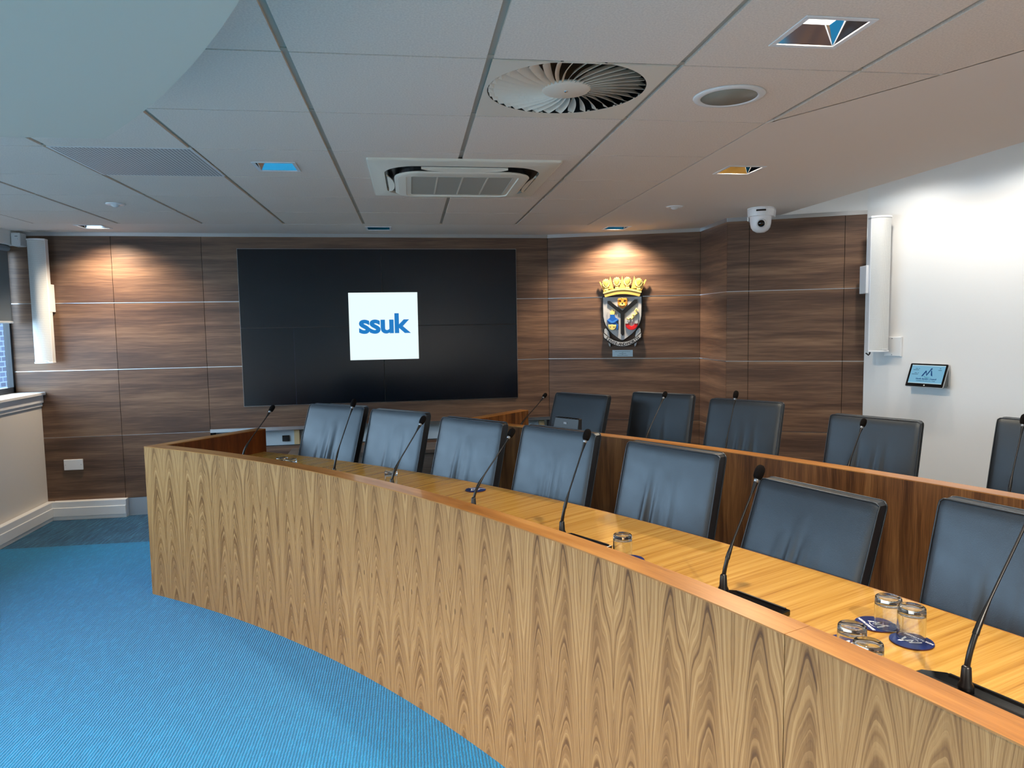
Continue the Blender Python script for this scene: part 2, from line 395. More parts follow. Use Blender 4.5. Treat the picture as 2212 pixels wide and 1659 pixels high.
# ------------------------------------------------------------------ layout (metres, floor z = 0)
CC = Vector((-5.477, -1.061))                  # common centre of the curved benches
CEIL = 2.35
W0, J1, J2, S_, C1, C2, C4 = (-3.06, 6.335), (-2.405, 6.345), (-1.712, 6.385), (1.245, 6.475), (2.495, 6.0), (2.473, 5.42), (3.371, 4.995)
WR = (5.32, 0.25)
XL, YB, XR = -3.05, -4.2, 5.32
def pol(r, deg, z=0.0): a = R_(deg); return Vector((CC.x + r * math.cos(a), CC.y + r * math.sin(a), z))

def arc_block(mb, r0, r1, a0, a1, z0, z1, n=40, mode='front', mi=0):
    """curved solid between two radii; uv: front faces (arc, z), top (arc, r)"""
    A = [a0 + (a1 - a0) * i / n for i in range(n + 1)]
    vs = []; rm = (r0 + r1) / 2
    for a in A:
        for r, z in ((r0, z0), (r1, z0), (r1, z1), (r0, z1)): vs.append(pol(r, a, z))
    fs = []; uv = []
    for i in range(n):
        o, q = i * 4, i * 4 + 4
        u0, u1 = R_(A[i]) * rm, R_(A[i + 1]) * rm
        for k, (va, vb) in enumerate(((r0, r1), (z0, z1), (r1, r0), (z1, z0))):
            fs.append((o + k, o + (k + 1) % 4, q + (k + 1) % 4, q + k))
            if mode == 'radial': uv.append([(va, u0), (vb, u0), (vb, u1), (va, u1)])
            else: uv.append([(u0, va), (u0, vb), (u1, vb), (u1, va)])
    e = [(r0, z0), (r1, z0), (r1, z1), (r0, z1)]
    fs.append((3, 2, 1, 0)); uv.append([e[3], e[2], e[1], e[0]])
    o = n * 4; fs.append((o, o + 1, o + 2, o + 3)); uv.append(e)
    mb.add(vs, fs, uv, mi)

# ------------------------------------------------------------------ floor and ceiling
fm = MB(); fm.add([(XL - 0.2, YB - 0.2, 0), (XR + 0.6, YB - 0.2, 0), (XR + 0.6, 6.8, 0), (XL - 0.2, 6.8, 0), (XL - 0.2, YB - 0.2, -0.1), (XR + 0.6, YB - 0.2, -0.1), (XR + 0.6, 6.8, -0.1), (XL - 0.2, 6.8, -0.1)],
                   [(0, 1, 2, 3), (4, 7, 6, 5), (0, 4, 5, 1), (1, 5, 6, 2), (2, 6, 7, 3), (3, 7, 4, 0)])
struct(fm.build('floor', MT['carpet']))

GX, GY = -2.74, 5.833
holes = {}   # (col,row) of a tile -> (x0,x1,y0,y1)
FILL_DL = [(1.16, -0.47, CEIL, 'added unseen ceiling downlight just behind the viewer on the right'), (1.16, -2.87, CEIL, 'added unseen ceiling downlight at the rear of the room on the right'),
           (-1.70, 0.90, 2.15, 'added unseen downlight in the lowered curved bulkhead, over the blue carpet'), (-1.70, -1.50, 2.15, 'added unseen downlight in the lowered curved bulkhead, rear of the room')]
DL_IN_TILE = [(1.160, 1.945), (-0.636, 3.775), (1.16, -0.47), (1.16, -2.87)]
FIT = 0.094
def ring(mb, x0, x1, y0, y1, h, z0, z1, mi=0):
    hx0, hx1, hy0, hy1 = h
    mb.box(x0, x1, hy1, y1, z0, z1, mi); mb.box(x0, x1, y0, hy0, z0, z1, mi)
    mb.box(x0, hx0, hy0, hy1, z0, z1, mi); mb.box(hx1, x1, hy0, hy1, z0, z1, mi)
tiles = MB(); gapx, gapy = 0.011, 0.0045
ncol, nrow = 8, 17
for c in range(ncol):
    for j in range(nrow):
        x0, x1 = GX + 0.6 * c, GX + 0.6 * (c + 1); y1, y0 = GY - 0.6 * j, GY - 0.6 * (j + 1)
        if y0 < YB: continue
        # curved border clips the outer tiles
        def inside(x, y): return x <= 1.46 + 1e-6 if y > 2.82 else math.hypot(x - CC.x, y - CC.y) < 7.955
        if not any(inside(x, y) for x in (x0 + .02, x1) for y in (y0, y1 - .02)): continue
        if (c, j) == (5, 5) or (c, j) == (2, 3): continue       # diffuser and perforated tile sit here
        a0, a1 = x0 + gapx, x1 - gapx; b0, b1 = y0 + gapy, y1 - gapy
        hl = [(dx, dy) for dx, dy in DL_IN_TILE if x0 < dx < x1 and y0 < dy < y1]
        ze = CEIL
        if c >= 7 or (c == 6 and not (inside(x1, y0) and inside(x1, y1))):
            # clip with the border curve
            pts = []
            N = 12
            for i in range(N + 1): pts.append((a0 + (a1 - a0) * i / N, b0))
            edge = []
            for x, y in [(a0, b0)] + [(a1, b0 + (b1 - b0) * i / N) for i in range(N + 1)] + [(a0, b1)]:
                if y > 2.82: mx = 1.46
                else: mx = CC.x + math.sqrt(7.955 ** 2 - (y - CC.y) ** 2)
                edge.append((min(x, mx), y))
            if edge[1][0] - a0 < 0.02 and edge[-2][0] - a0 < 0.02: continue
            q = []
            for e in edge:
                e = (max(e[0], a0), e[1])
                if not q or math.dist(q[-1], e) > 1e-4: q.append(e)
            if math.dist(q[0], q[-1]) < 1e-4: q.pop()
            if len(q) > 2: tiles.prism(q, ze, ze + 0.016)
        elif hl:
            dx, dy = hl[0]; ring(tiles, a0, a1, b0, b1, (dx - FIT, dx + FIT, dy - FIT, dy + FIT), ze, ze + 0.016)
        else:
            tiles.box(a0, a1, b0, b1, ze, ze + 0.016)
tiles_o = struct(tiles.build('ceiling', MT['tile'])); 
tees = MB()
for c in range(ncol + 1):
    x = GX + 0.6 * c; lo = YB
    if x > 1.47:
        yy = CC.y + math.sqrt(max(0, 7.955 ** 2 - (x - CC.x) ** 2)); hi = yy
    else: hi = GY
    tees.box(x - 0.0125, x + 0.0125, lo, hi, CEIL + 0.0095, CEIL + 0.013)
for j in range(nrow + 1):
    y = GY - 0.6 * j
    if y < YB: break
    xe = 1.46 if y > 2.82 else CC.x + math.sqrt(7.955 ** 2 - (y - CC.y) ** 2)
    tees.box(GX, xe, y - 0.0125, y + 0.0125, CEIL + 0.006, CEIL + 0.0092)
tag(tees.build('ceiling', MT['tee']), kind='structure')
# void above the tiles (closes the ceiling)
box_v = MB(); box_v.box(XL - 0.2, 2.95, YB - 0.2, 6.8, CEIL + 0.26, CEIL + 0.30); tag(box_v.build('ceiling', MT['plaster']), kind='structure')

def cut_holes(o, pts, z0, z1):
    cut = MB()
    for x, y in pts: cut.box(x - FIT, x + FIT, y - FIT, y + FIT, z0, z1)
    co = cut.build('cutter', MT['plaster'])
    md = o.modifiers.new('b', 'BOOLEAN'); md.operation = 'DIFFERENCE'; md.object = co; md.solver = 'EXACT'
    dg = bpy.context.evaluated_depsgraph_get(); me = bpy.data.meshes.new_from_object(o.evaluated_get(dg))
    o.modifiers.clear(); o.data = me; bpy.data.objects.remove(co)
# plasterboard border round the grid, with openings for its downlights
def plaster_border():
    arc = []
    a_hi = math.degrees(math.atan2(2.83 - CC.y, math.sqrt(7.95 ** 2 - (2.83 - CC.y) ** 2)))
    a_lo = math.degrees(math.asin((YB - CC.y) / 7.95))
    for i in range(41):
        a = a_hi + (a_lo - a_hi) * i / 40; p = pol(7.95, a); arc.append((p.x, p.y))
    poly = [(XL - .14, YB), (GX, YB), (GX, GY), (1.462, GY)] + arc + [(2.82, YB), (2.82, 5.26), C2, C1, S_, J2, J1, W0, (XL - .14, 6.335)]
    mb = MB(); mb.prism(poly, CEIL, CEIL + 0.018); o = mb.build('ceiling', MT['plaster'])
    cut_holes(o, DL_BORDER, CEIL - 0.1, CEIL + 0.1)
    return struct(o)
DL_BORDER = [(-2.39, 6.0), (-0.235, 6.06), (1.745, 5.995), (1.755, 3.705)]
plaster_border()
# step up to the higher ceiling along the right-hand wall
hc = MB(); hc.box(2.82, 2.84, YB, 5.26, CEIL, CEIL + 0.27); hc.box(2.82, XR + 0.3, YB, 5.5, CEIL + 0.27, CEIL + 0.30)
hco = struct(hc.build('ceiling', MT['plaster']))
_d = Vector((WR[0] - C4[0], WR[1] - C4[1])).normalized()
cut_holes(hco, [(C4[0] + _d.x * t + _d.y * .5, C4[1] + _d.y * t - _d.x * .5) for t in (0.45, 1.15, 1.85)], CEIL + .2, CEIL + .5)
# lowered curved bulkhead over the left of the room
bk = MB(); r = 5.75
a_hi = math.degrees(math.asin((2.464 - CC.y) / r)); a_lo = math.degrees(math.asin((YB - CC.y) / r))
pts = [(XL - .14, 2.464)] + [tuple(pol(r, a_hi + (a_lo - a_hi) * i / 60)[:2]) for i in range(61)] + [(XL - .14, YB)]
bk.prism(pts, 2.15, CEIL - 0.002); bo = struct(bk.build('ceiling', flat('bulkhead_plaster_shaded', (208, 197, 182), 0.85, spec=0.2)))  # plaster colour darkened and warmed to offset the blue window light
cut_holes(bo, [(x, y) for x, y, z, _ in FILL_DL if z < 2.3], 2.0, 2.40)

# ------------------------------------------------------------------ walls
ROWS = [(0.153, 0.6805), (0.6835, 1.2305), (1.2335, 1.7785), (1.7815, 2.321)]
def wall_dir(A, B): d = Vector((B[0] - A[0], B[1] - A[1], 0)); return d.normalized(), d.length
def panelled(name, A, B, joints, lower_open=False, u_off=0.0, e0=0.02, e1=0.02):
    """backing plus laminate panels; panel faces lie on the line A-B and face the room"""
    d, L = wall_dir(A, B); T = frame((A[0], A[1], 0), d)        # local x along, y up, z towards room
    bk = MB(); dep = -0.13 if lower_open else -0.02
    if lower_open:
        bk.box(-0.02, L + 0.02, 0, 0.52, -0.14, -0.0165, T=T); bk.box(-0.02, L + 0.02, 0.69, CEIL + .02, -0.14, -0.0165, T=T); bk.box(-0.02, L + .02, 0.5, 0.7, -0.16, -0.14, T=T)
    else: bk.box(-e0, L + e1, 0, CEIL + .02, -0.14, -0.0165, T=T)
    struct(bk.build(name, MT['backing']))
    pn = MB(); xs = [0.0] + joints + [L]
    for i in range(len(xs) - 1):
        x0, x1 = xs[i] + 0.0018, xs[i + 1] - 0.0018
        for k, (z0, z1) in enumerate(ROWS):
            if lower_open and k == 0: z1 = 0.53
            vs = [(x0, z0), (x1, z0), (x1, z1), (x0, z1)]
            P = [T @ Vector((x, z, q)) for q in (-0.016, 0.0) for x, z in vs]
            fs = [(3, 2, 1, 0), (4, 5, 6, 7), (0, 1, 5, 4), (1, 2, 6, 5), (2, 3, 7, 6), (3, 0, 4, 7)]
            ww = vs + vs; pn.add(P, fs, [[(ww[t][0] + u_off, ww[t][1]) for t in f] for f in fs])
    struct(pn.build(name, MT['panel']))
    st = MB()
    for z in (1.232, 1.780): st.box(0, L, z - 0.0024, z + 0.0024, -0.012, 0.0022, T=T)
    if not lower_open: st.box(0, L, 0.682 - 0.0014, 0.682 + 0.0014, -0.012, 0.0006, T=T)
    global TRIM; TRIM += 1; struct(st.build('trim_%d' % TRIM, MT['alu']))
    cv = MB(); cv.box(0, L, 2.321, CEIL, -0.012, 0.005, T=T); TRIM += 1; struct(cv.build('trim_%d' % TRIM, MT['alu']))
    pl = MB(); pl.box(0, L, 0.0, 0.150, -0.012, -0.002, T=T); TRIM += 1; struct(pl.build('trim_%d' % TRIM, MT['steel']))
    return T, L
TRIM = 0
Wp = (-3.19, 6.333)
panelled('wall_back_left', Wp, J1, [], u_off=0.0)
panelled('wall_back_left', J1, J2, [], u_off=0.8)
T_tv, L_tv = panelled('wall_back', J2, S_, [], lower_open=True, u_off=1.5)
T_cr, L_cr = panelled('wall_back_right', S_, C1, [], u_off=4.6)
panelled('wall_back_right', C1, C2, [], u_off=5.9, e1=-0.02)
panelled('wall_back_right', C2, C4, [0.165, 0.845], u_off=6.6, e0=-0.02)
# aluminium track, pale boards, stud and socket seen in the gap under the video wall
tr = MB(); tr.box(0, L_tv, 0.6815, 0.700, -0.012, 0.010, T=T_tv); tr.box(0, L_tv, 0.672, 0.682, -0.11, 0.012, T=T_tv)
TRIM += 1; struct(tr.build('trim_%d' % TRIM, MT['alu']))
gb = MB(); gb.box(0.0, L_tv, 0.522, 0.69, -0.138, -0.12, T=T_tv); struct(gb.build('wall_back', MT['board']))
for i, x in enumerate((0.70, 1.35, 2.05, 2.90)):
    o = box_obj('timber_stud', (x - 0.022, x + 0.022, 0.532, 0.672, -0.118, -0.06), MT['stud'], T=T_tv)
    tag(o, ['bare timber stud in wall gap below video wall, left of the seven front seats', 'bare timber stud in wall gap behind the second front chair from the left', 'bare timber stud in wall gap behind third chair', 'bare timber stud end in wall gap beside black desk unit'][i], 'stud')
sk = empty('power_socket', tuple(T_tv @ Vector((0.60, 0.585, -0.119))), label='small black socket in gap under the video wall beside timber stud', cat='socket')
T0 = frame((0, 0, 0), T_tv.to_3x3() @ Vector((1, 0, 0)))
box_obj('socket_plate', (-0.03, 0.03, -0.03, 0.022, 0, 0.012), MT['black'], sk, T=T0)
box_obj('socket_insert', (-0.02, 0.02, -0.02, 0.012, 0.012, 0.015), MT['bezel'], sk, T=T0)

# white wall on the right, with the part above the panelling
def plain_wall(name, A, B, z0, z1, mat, th=0.12):
    d, L = wall_dir(A, B); T = frame((A[0], A[1], 0), d); mb = MB(); mb.box(0, L, z0, z1, -th, 0, T=T)
    return struct(mb.build(name, mat))
d_wr = Vector((WR[0] - C4[0], WR[1] - C4[1], 0)).normalized()
plain_wall('wall_right', C4, WR, 0, CEIL + 0.27, MT['wallwhite'])
plain_wall('wall_right', WR, (XR, YB), 0, CEIL + 0.27, MT['wallwhite'])
dd, LL = wall_dir(C2, C4); a = Vector((C2[0], C2[1], 0)) + dd * 0.25
plain_wall('wall_back_right', (a.x, a.y), C4, CEIL, CEIL + 0.27, MT['wallwhite'], 0.10)
plain_wall('wall_rear', (XR + .1, YB), (XL - .2, YB), 0, CEIL + 0.27, MT['wallwhite'])

# left wall: dado, sill, windows, head
lw = MB(); lw.box(XL - 0.25, -3.005, YB, 6.333, 0, 0.985); struct(lw.build('wall_left', MT['wallcream']))
WIN_Z0, WIN_Z1 = 1.03, 2.24
bays = [(6.30 - 1.32 * i, 6.30 - 1.32 * (i + 1) + 0.0) for i in range(4)]
hd = MB(); hd.box(XL - 0.25, -3.10, YB, 6.333, 2.24, CEIL + 0.02); struct(hd.build('wall_left', MT['wallwhite']))
pr_ = MB(); pr_.box(XL - 0.25, -3.10, YB, bays[-1][1], 0.985, 2.24)
struct(pr_.build('wall_left', MT['wallwhite']))
si = MB(); si.box(-3.25, -2.965, YB, 6.333, 1.038, 1.062); si.box(-3.02, -2.985, YB, 6.333, 0.975, 1.038); si.box(-3.02, -2.995, YB, 6.333, 0.945, 0.975)
TRIM += 1; struct(si.build('trim_%d' % TRIM, MT['gwhite'], bevel=0.004))
for i, (y1, y0) in enumerate(bays):
    if i == 0: y1 = 6.34
    fr = MB(); X0, X1 = -3.235, -3.188
    f = 0.035
    fr.box(X0, X1, y0, y0 + f, WIN_Z0 + .03, WIN_Z1); fr.box(X0, X1, y1 - f, y1, WIN_Z0 + .03, WIN_Z1)
    fr.box(X0, X1, y0, y1, WIN_Z0 + .03, WIN_Z0 + .03 + 0.05); fr.box(X0, X1, y0, y1, WIN_Z1 - .05, WIN_Z1)
    w = struct(fr.build('window_%d' % (i + 1), MT['darkframe']))
    g = MB(); g.box(-3.214, -3.209, y0 + f, y1 - f, WIN_Z0 + .08, WIN_Z1 - .05); g.build('window_glass', MT['pane'], w)
# roller blind in the far window and its end bracket
bl = empty('roller_blind', (-3.15, 5.67, 0), label='grey roller blind half lowered over the window at left edge', cat='blind')
y0b, y1b = -0.56, 0.605
box_obj('blind_fabric', (-0.0015, 0.0015, y0b, y1b, 1.64, 2.215), MT['blind'], bl)
b2 = MB(); b2.tube([(0, y0b, 2.218), (0, y1b, 2.218)], 0.026, 20); b2.build('blind_roll', MT['blind'], bl)
b3 = MB(); b3.tube([(0, y0b, 1.632), (0, y1b + .006, 1.632)], 0.010, 12); b3.build('bottom_bar', MT['mwhite'], bl)
br = empty('wall_sensor', (-3.055, 6.262, 2.285), label='small white box sensor high in the left corner beside the blind', cat='sensor')
box_obj('housing', (-0.038, 0.03, -0.035, 0.065, -0.055, 0.048), MT['mwhite'], br, bevel=0.006)
lb = MB(); lb.lathe([(0, 0), (0.005, 0), (0.005, 0.003), (0, 0.003)], 12, T=frame((0.008, -0.036, 0.0), (1, 0, 0))); lb.build('indicator_lamp', MT['print_white'], br)
box_obj('marking', (-0.008, 0.012, -0.0362, -0.035, 0.018, 0.022), MT['ink'], br)

# skirting trunking
sk1 = MB(); sk1.box(-3.005, -2.955, YB, 6.333, 0, 0.155); sk1.box(-3.005, -2.949, YB, 6.333, 0.03, 0.105); struct(sk1.build('baseboard_left', MT['gwhite'], bevel=0.004))
sk2 = MB(); sk2.box(-2.956, -2.385, 6.285, 6.345, 0, 0.155); sk2.box(-2.950, -2.387, 6.279, 6.345, 0.03, 0.105); struct(sk2.build('baseboard_back', MT['gwhite'], bevel=0.004))

# building seen through the window
ob = MB(); ob.box(-9.5, -9.0, 9.5, 34, -3, 2.6); tag(ob.build('brick_building', MT['brick']), label='blue-lit brick building outside the window at left edge', cat='building')
gp = MB(); gp.box(-30, -3.4, -30, 30, -3.1, -3.0); tag(gp.build('outside_ground', MT['concrete']), kind='structure')

# ------------------------------------------------------------------ downlights
def downlight(x, y, lampmat, label, tilt=0.0):
    e = empty('downlight', (x, y, CEIL), label=label, cat='downlight')
    t = MB(); o, i_ = 0.104, 0.088
    ring(t, -o, o, -o, o, (-i_, i_, -i_, i_), -0.004, -0.0002); t.build('trim_frame', MT['gwhite'], e, bevel=0.0012)
    rf = MB(); top = 0.046; q = 0.060
    lo = [(-i_, -i_, 0.0), (i_, -i_, 0.0), (i_, i_, 0.0), (-i_, i_, 0.0)]; hi = [(-q, -q, top), (q, -q, top), (q, q, top), (-q, q, top)]
    rf.add(lo + hi, [(0, 1, 5, 4), (1, 2, 6, 5), (2, 3, 7, 6), (3, 0, 4, 7)]); 
    rf.build('reflector', MT['chrome'], e, fix=False)
    l_ = MB(); l_.box(-q, q, -q, q, top, top + 0.004); l_.build('lamp_diffuser', lampmat, e)
    return e
def area_in(e, watts, color):          # the lamp of an open downlight
    spot(e, watts, color, (0, 0, -1), 150, .7)
def spot(e, watts, color, aim, ang=110, blend=0.6):
    ld = bpy.data.lights.new('lamp', 'SPOT'); ld.energy = watts; ld.color = color; ld.spot_size = R_(ang); ld.spot_blend = blend; ld.shadow_soft_size = 0.045
    lo = bpy.data.objects.new('lamp', ld); COL.objects.link(lo); lo.parent = e; lo.location = (0, 0, 0.004)
    lo.rotation_euler = Vector(aim).to_track_quat('-Z', 'Y').to_euler()
WARM = (1.0, 0.80, 0.58); NEUT = (1.0, 0.85, 0.69)
d1 = downlight(1.160, 1.945, MT['lamp_on'], 'square ceiling downlight shining bright white at top right'); area_in(d1, DOWNLIGHT_W, NEUT)
d2 = downlight(-0.636, 3.775, MT['lamp_off'], 'square recessed downlight reflecting blue, left of the air conditioner')
d3 = downlight(1.755, 3.705, MT['lamp_warm'], 'square recessed downlight glowing amber in smooth ceiling border'); area_in(d3, 100.0, WARM)
d4 = downlight(-2.39, 6.0, MT['lamp_on'], 'square downlight lighting the wood wall above left loudspeaker')
d5 = downlight(-0.235, 6.06, MT['lamp_off'], 'small square downlight in ceiling border above the video wall')
d6 = downlight(1.745, 5.995, MT['lamp_off'], 'square downlight in ceiling border directly above the coat of arms')
spot(d4, WASH_W, WARM, (0.05, 0.25, -1), 122, .9); spot(d6, WASH_W, WARM, (0.05, 0.22, -1), 122, .7)
n_wr = Vector((d_wr.y, -d_wr.x, 0)); n_wr = n_wr if n_wr.x < 0 else -n_wr
for i, t in enumerate((0.45, 1.15, 1.85)):
    p = Vector((C4[0], C4[1], 0)) + d_wr * t + n_wr * 0.50
    e = downlight(p.x, p.y, MT['lamp_on'], ('lit downlight in the higher ceiling above the wall tablet, hidden by the ceiling step', 'lit downlight in the higher ceiling beyond the right edge, over the white wall', 'third lit downlight in the higher ceiling along the white wall')[i])
    e.location.z = CEIL + 0.27 - 0.001; e['group'] = 'downlights washing the white wall'
    spot(e, 28.0, (1.0, 0.93, 0.84), (-n_wr.x * .15, -n_wr.y * .15, -1), 138, .8)
for x, y, zz, lab in FILL_DL:  # downlights added out of view for general illumination
    e = downlight(x, y, MT['lamp_on'], lab); e.location.z = zz; e['group'] = 'added fill downlights over the near part of the room'
    area_in(e, FILL_W, NEUT)

# ------------------------------------------------------------------ ceiling fittings
# perforated extract tile
pe = empty('perforated_grille', (-1.24, 3.733, CEIL), label='perforated metal ceiling panel at left of the tile grid', cat='ceiling panel')
box_obj('grille_plate', (-0.288, 0.288, -0.294, 0.294, -0.001, 0.006), MT['perf'], pe)
pf = MB(); ring(pf, -0.2985, 0.2985, -0.2985, 0.2985, (-0.288, 0.288, -0.294, 0.294), -0.0012, 0.0055); pf.build('grille_rim', MT['mwhite'], pe)
# swirl diffuser
sx, sy_ = 0.56, 2.533
sd = empty('swirl_diffuser', (sx, sy_, CEIL), label='square ceiling diffuser with round swirl of white blades', cat='air diffuser')
def square_round_plate(mb, half, rad, z0, z1, n=64, mi=0, cx=0.0, cy=0.0):
    vs = []; 
    for z in (z0, z1):
        for k in range(n):
            a = 2 * math.pi * k / n; m_ = max(abs(math.cos(a)), abs(math.sin(a)))
            vs.append((half * math.cos(a) / m_, half * math.sin(a) / m_, z)); vs.append((cx + rad * math.cos(a), cy + rad * math.sin(a), z))
    fs = []
    for k in range(n):
        k2 = (k + 1) % n
        fs.append((2 * k, 2 * k2, 2 * k2 + 1, 2 * k + 1)); o = 2 * n
        fs.append((o + 2 * k + 1, o + 2 * k2 + 1, o + 2 * k2, o + 2 * k))
        fs.append((2 * k, o + 2 * k, o + 2 * k2, 2 * k2)); fs.append((2 * k + 1, 2 * k2 + 1, o + 2 * k2 + 1, o + 2 * k + 1))
    mb.add(vs, fs, None, mi)
q = MB(); square_round_plate(q, 0.291, 0.272, -0.001, 0.004, cx=-0.008, cy=-0.035 + 0.0); q.build('face_plate', MT['fitting'], sd)
cxd, cyd = -0.008, -0.035
q = MB(); q.lathe([(0.0, -0.004), (0.078, -0.004), (0.086, 0.002), (0.086, 0.008), (0, 0.008)], 40, T=Matrix.Translation((cxd, cyd, 0))); q.build('centre_disc', MT['fitting'], sd)
q = MB(); q.lathe([(0, -0.007), (0.006, -0.007), (0.007, -0.004)], 12, T=Matrix.Translation((cxd, cyd, 0))); q.build('centre_screw', MT['alu'], sd)
q = MB(); q.lathe([(0.272, 0.0), (0.272, 0.12), (0.0, 0.12)], 48, T=Matrix.Translation((cxd, cyd, 0))); q.build('plenum', MT['bezel'], sd, fix=False)
NB = 36
for k in range(NB):
    a = 2 * math.pi * k / NB; bm_ = MB(); vs = []; m_ = 10
    for i in range(m_ + 1):
        t = i / m_; r = 0.084 + (0.268 - 0.084) * t
        sweep = 0.34 * t - 0.10 * t * t
        ac = a + sweep; wdt = 0.66 * 2 * math.pi * r / NB * (0.75 + 0.25 * math.sin(math.pi * t))
        px_, py_ = r * math.cos(ac), r * math.sin(ac); tx, ty = -math.sin(ac), math.cos(ac)
        hi_ = 0.002 + 0.015 * min(1, 2.5 * t + .2) * min(1, (1 - t) * 6 + .35)
        for off, z in ((-wdt * .35, -0.003), (wdt * .55, hi_)):
            vs.append((cxd + px_ + tx * off, cyd + py_ + ty * off, z))
        for off, z in ((-wdt * .35, -0.0018), (wdt * .55, hi_ + .0012)):
            vs.append((cxd + px_ + tx * off, cyd + py_ + ty * off, z))
    fs = []
    for i in range(m_):
        o = i * 4; fs += [(o, o + 1, o + 5, o + 4), (o + 2, o + 6, o + 7, o + 3), (o, o + 4, o + 6, o + 2), (o + 1, o + 3, o + 7, o + 5)]
    fs += [(0, 2, 3, 1), (m_ * 4, m_ * 4 + 1, m_ * 4 + 3, m_ * 4 + 2)]
    bm_.add(vs, fs); bm_.build('blade', MT['fitting'], sd)
# flush round ceiling speaker
cs = empty('ceiling_loudspeaker', (1.147, 2.51, CEIL), label='round flush loudspeaker in ceiling tile beside swirl diffuser', cat='loudspeaker')
q = MB(); q.lathe([(0.098, -0.006), (0.104, -0.008), (0.122, -0.006), (0.126, -0.0005), (0.098, -0.0005)], 56, close=True); q.build('rim', MT['mwhite'], cs)
q = MB(); q.lathe([(0, -0.0065), (0.097, -0.0055), (0.097, -0.001), (0, -0.001)], 56); q.build('mesh_cover', MT['spkgrey'], cs)
# detectors
for x, y, lab in ((-1.825, 4.926, 'small round white detector in blue-lit ceiling tile at left'), (1.842, 4.888, 'small round white detector in smooth ceiling border near the camera dome')):
    e = empty('ceiling_detector', (x, y, CEIL), label=lab, cat='detector')
    q = MB(); q.lathe([(0.0, -0.006), (0.030, -0.008), (0.052, -0.007), (0.060, -0.0005), (0, -0.0005)], 36); q.build('base_ring', MT['gwhite'], e)
    q = MB(); q.lathe([(0, -0.022), (0.014, -0.020), (0.024, -0.012), (0.028, -0.0075)], 24); q.build('sensor_lens', MT['mwhite'], e)
# cassette air conditioner
ac = empty('air_conditioner', (0.288, 4.018, CEIL), label='square cassette air conditioner set in the ceiling above the video wall', cat='air conditioner')
def rrect(hx, hy, r, n=8):
    p = []
    for cx_, cy_, a0 in ((hx - r, hy - r, 0), (-hx + r, hy - r, 90), (-hx + r, -hy + r, 180), (hx - r, -hy + r, 270)):
        for i in range(n + 1):
            a = R_(a0 + 90 * i / n); p.append((cx_ + r * math.cos(a), cy_ + r * math.sin(a)))
    return p
def loop_loft(mb, loops, mi=0, smooth=False, cap_end=False):
    n = len(loops[0]); vs = [p for lp in loops for p in lp]; fs = []
    for i in range(len(loops) - 1):
        for k in range(n): fs.append((i * n + k, i * n + (k + 1) % n, (i + 1) * n + (k + 1) % n, (i + 1) * n + k))
    mb.add(vs, fs, None, mi, smooth)
    if cap_end: mb.add(loops[-1], [tuple(range(n))], None, mi)
def rl(hx, hy, r, z): return [(x, y, z) for x, y in rrect(hx, hy, r)]
q = MB(); loop_loft(q, [rl(.475, .475, .012, -.0005), rl(.475, .475, .012, -.010), rl(.468, .468, .012, -.013), rl(.425, .425, .06, -.019), rl(.398, .398, .17, -.022), rl(.396, .396, .17, .02)]); q.build('surround_panel', MT['acwhite'], ac)
q = MB(); loop_loft(q, [rl(.396, .396, .16, -.007), rl(.30, .30, .13, -.004)]); loop_loft(q, [rl(.36, .36, .15, .06), rl(.36, .36, .15, .0601)], cap_end=False); q.build('outlet_recess', MT['bezel'], ac, fix=False)
q = MB(); loop_loft(q, [rl(.325, .325, .12, .03), rl(.325, .325, .12, -.034)]); q.build('outlet_neck', MT['bezel'], ac, fix=False)
q = MB(); loop_loft(q, [rl(.325, .325, .12, -.0335), rl(.348, .348, .145, -.034), rl(.350, .350, .147, -.038), rl(.342, .342, .14, -.043), rl(.33, .33, .13, -.045), rl(.29, .29, .05, -.046), rl(.288, .288, .05, -.040), rl(.262, .245, .015, -.041)]); q.build('centre_panel', MT['acwhite'], ac)
q = MB(); loop_loft(q, [rl(.264, .247, .015, -.041), rl(.262, .245, .013, -.043), rl(.258, .241, .012, -.041), rl(.01, .01, .004, -.040)], cap_end=True); q.build('intake_grille', MT['acgrey'], ac)
q = MB(); 
for i in (-1, 0, 1): q.box(i * .13 - .004, i * .13 + .004, -.238, .238, -.0422, -.0405)
q.build('grille_bars', MT['acwhite'], ac)
for k, ang in enumerate((0, 90, 180, 270)):
    Rz = Matrix.Rotation(R_(ang), 4, 'Z'); q = MB(); N = 14; lo = []; 
    for i in range(N + 1):
        x = -0.215 + 0.43 * i / N; s = math.sin(math.pi * i / N) ** 0.5
        lo.append((x, s))
    vs = []
    for x, s in lo:
        vs += [Rz @ Vector((x, 0.388 - 0.002, -.026 - .004 * s)), Rz @ Vector((x, 0.388 - 0.036 * s, -.034 - .006 * s)), Rz @ Vector((x, 0.388 - 0.036 * s, -.031 - .006 * s)), Rz @ Vector((x, 0.386, -.022))]
    fs = []
    for i in range(N):
        o = i * 4
        for j in range(4): fs.append((o + j, o + (j + 1) % 4, o + 4 + (j + 1) % 4, o + 4 + j))
    fs += [(0, 1, 2, 3), (N * 4 + 3, N * 4 + 2, N * 4 + 1, N * 4)]
    q.add(vs, fs, smooth=False); q.build('louvre', MT['acwhite'], ac)
q = MB(); q.box(-.02, .02, .304, .308, -.0455, -.0445); q.build('badge', MT['ink'], ac)

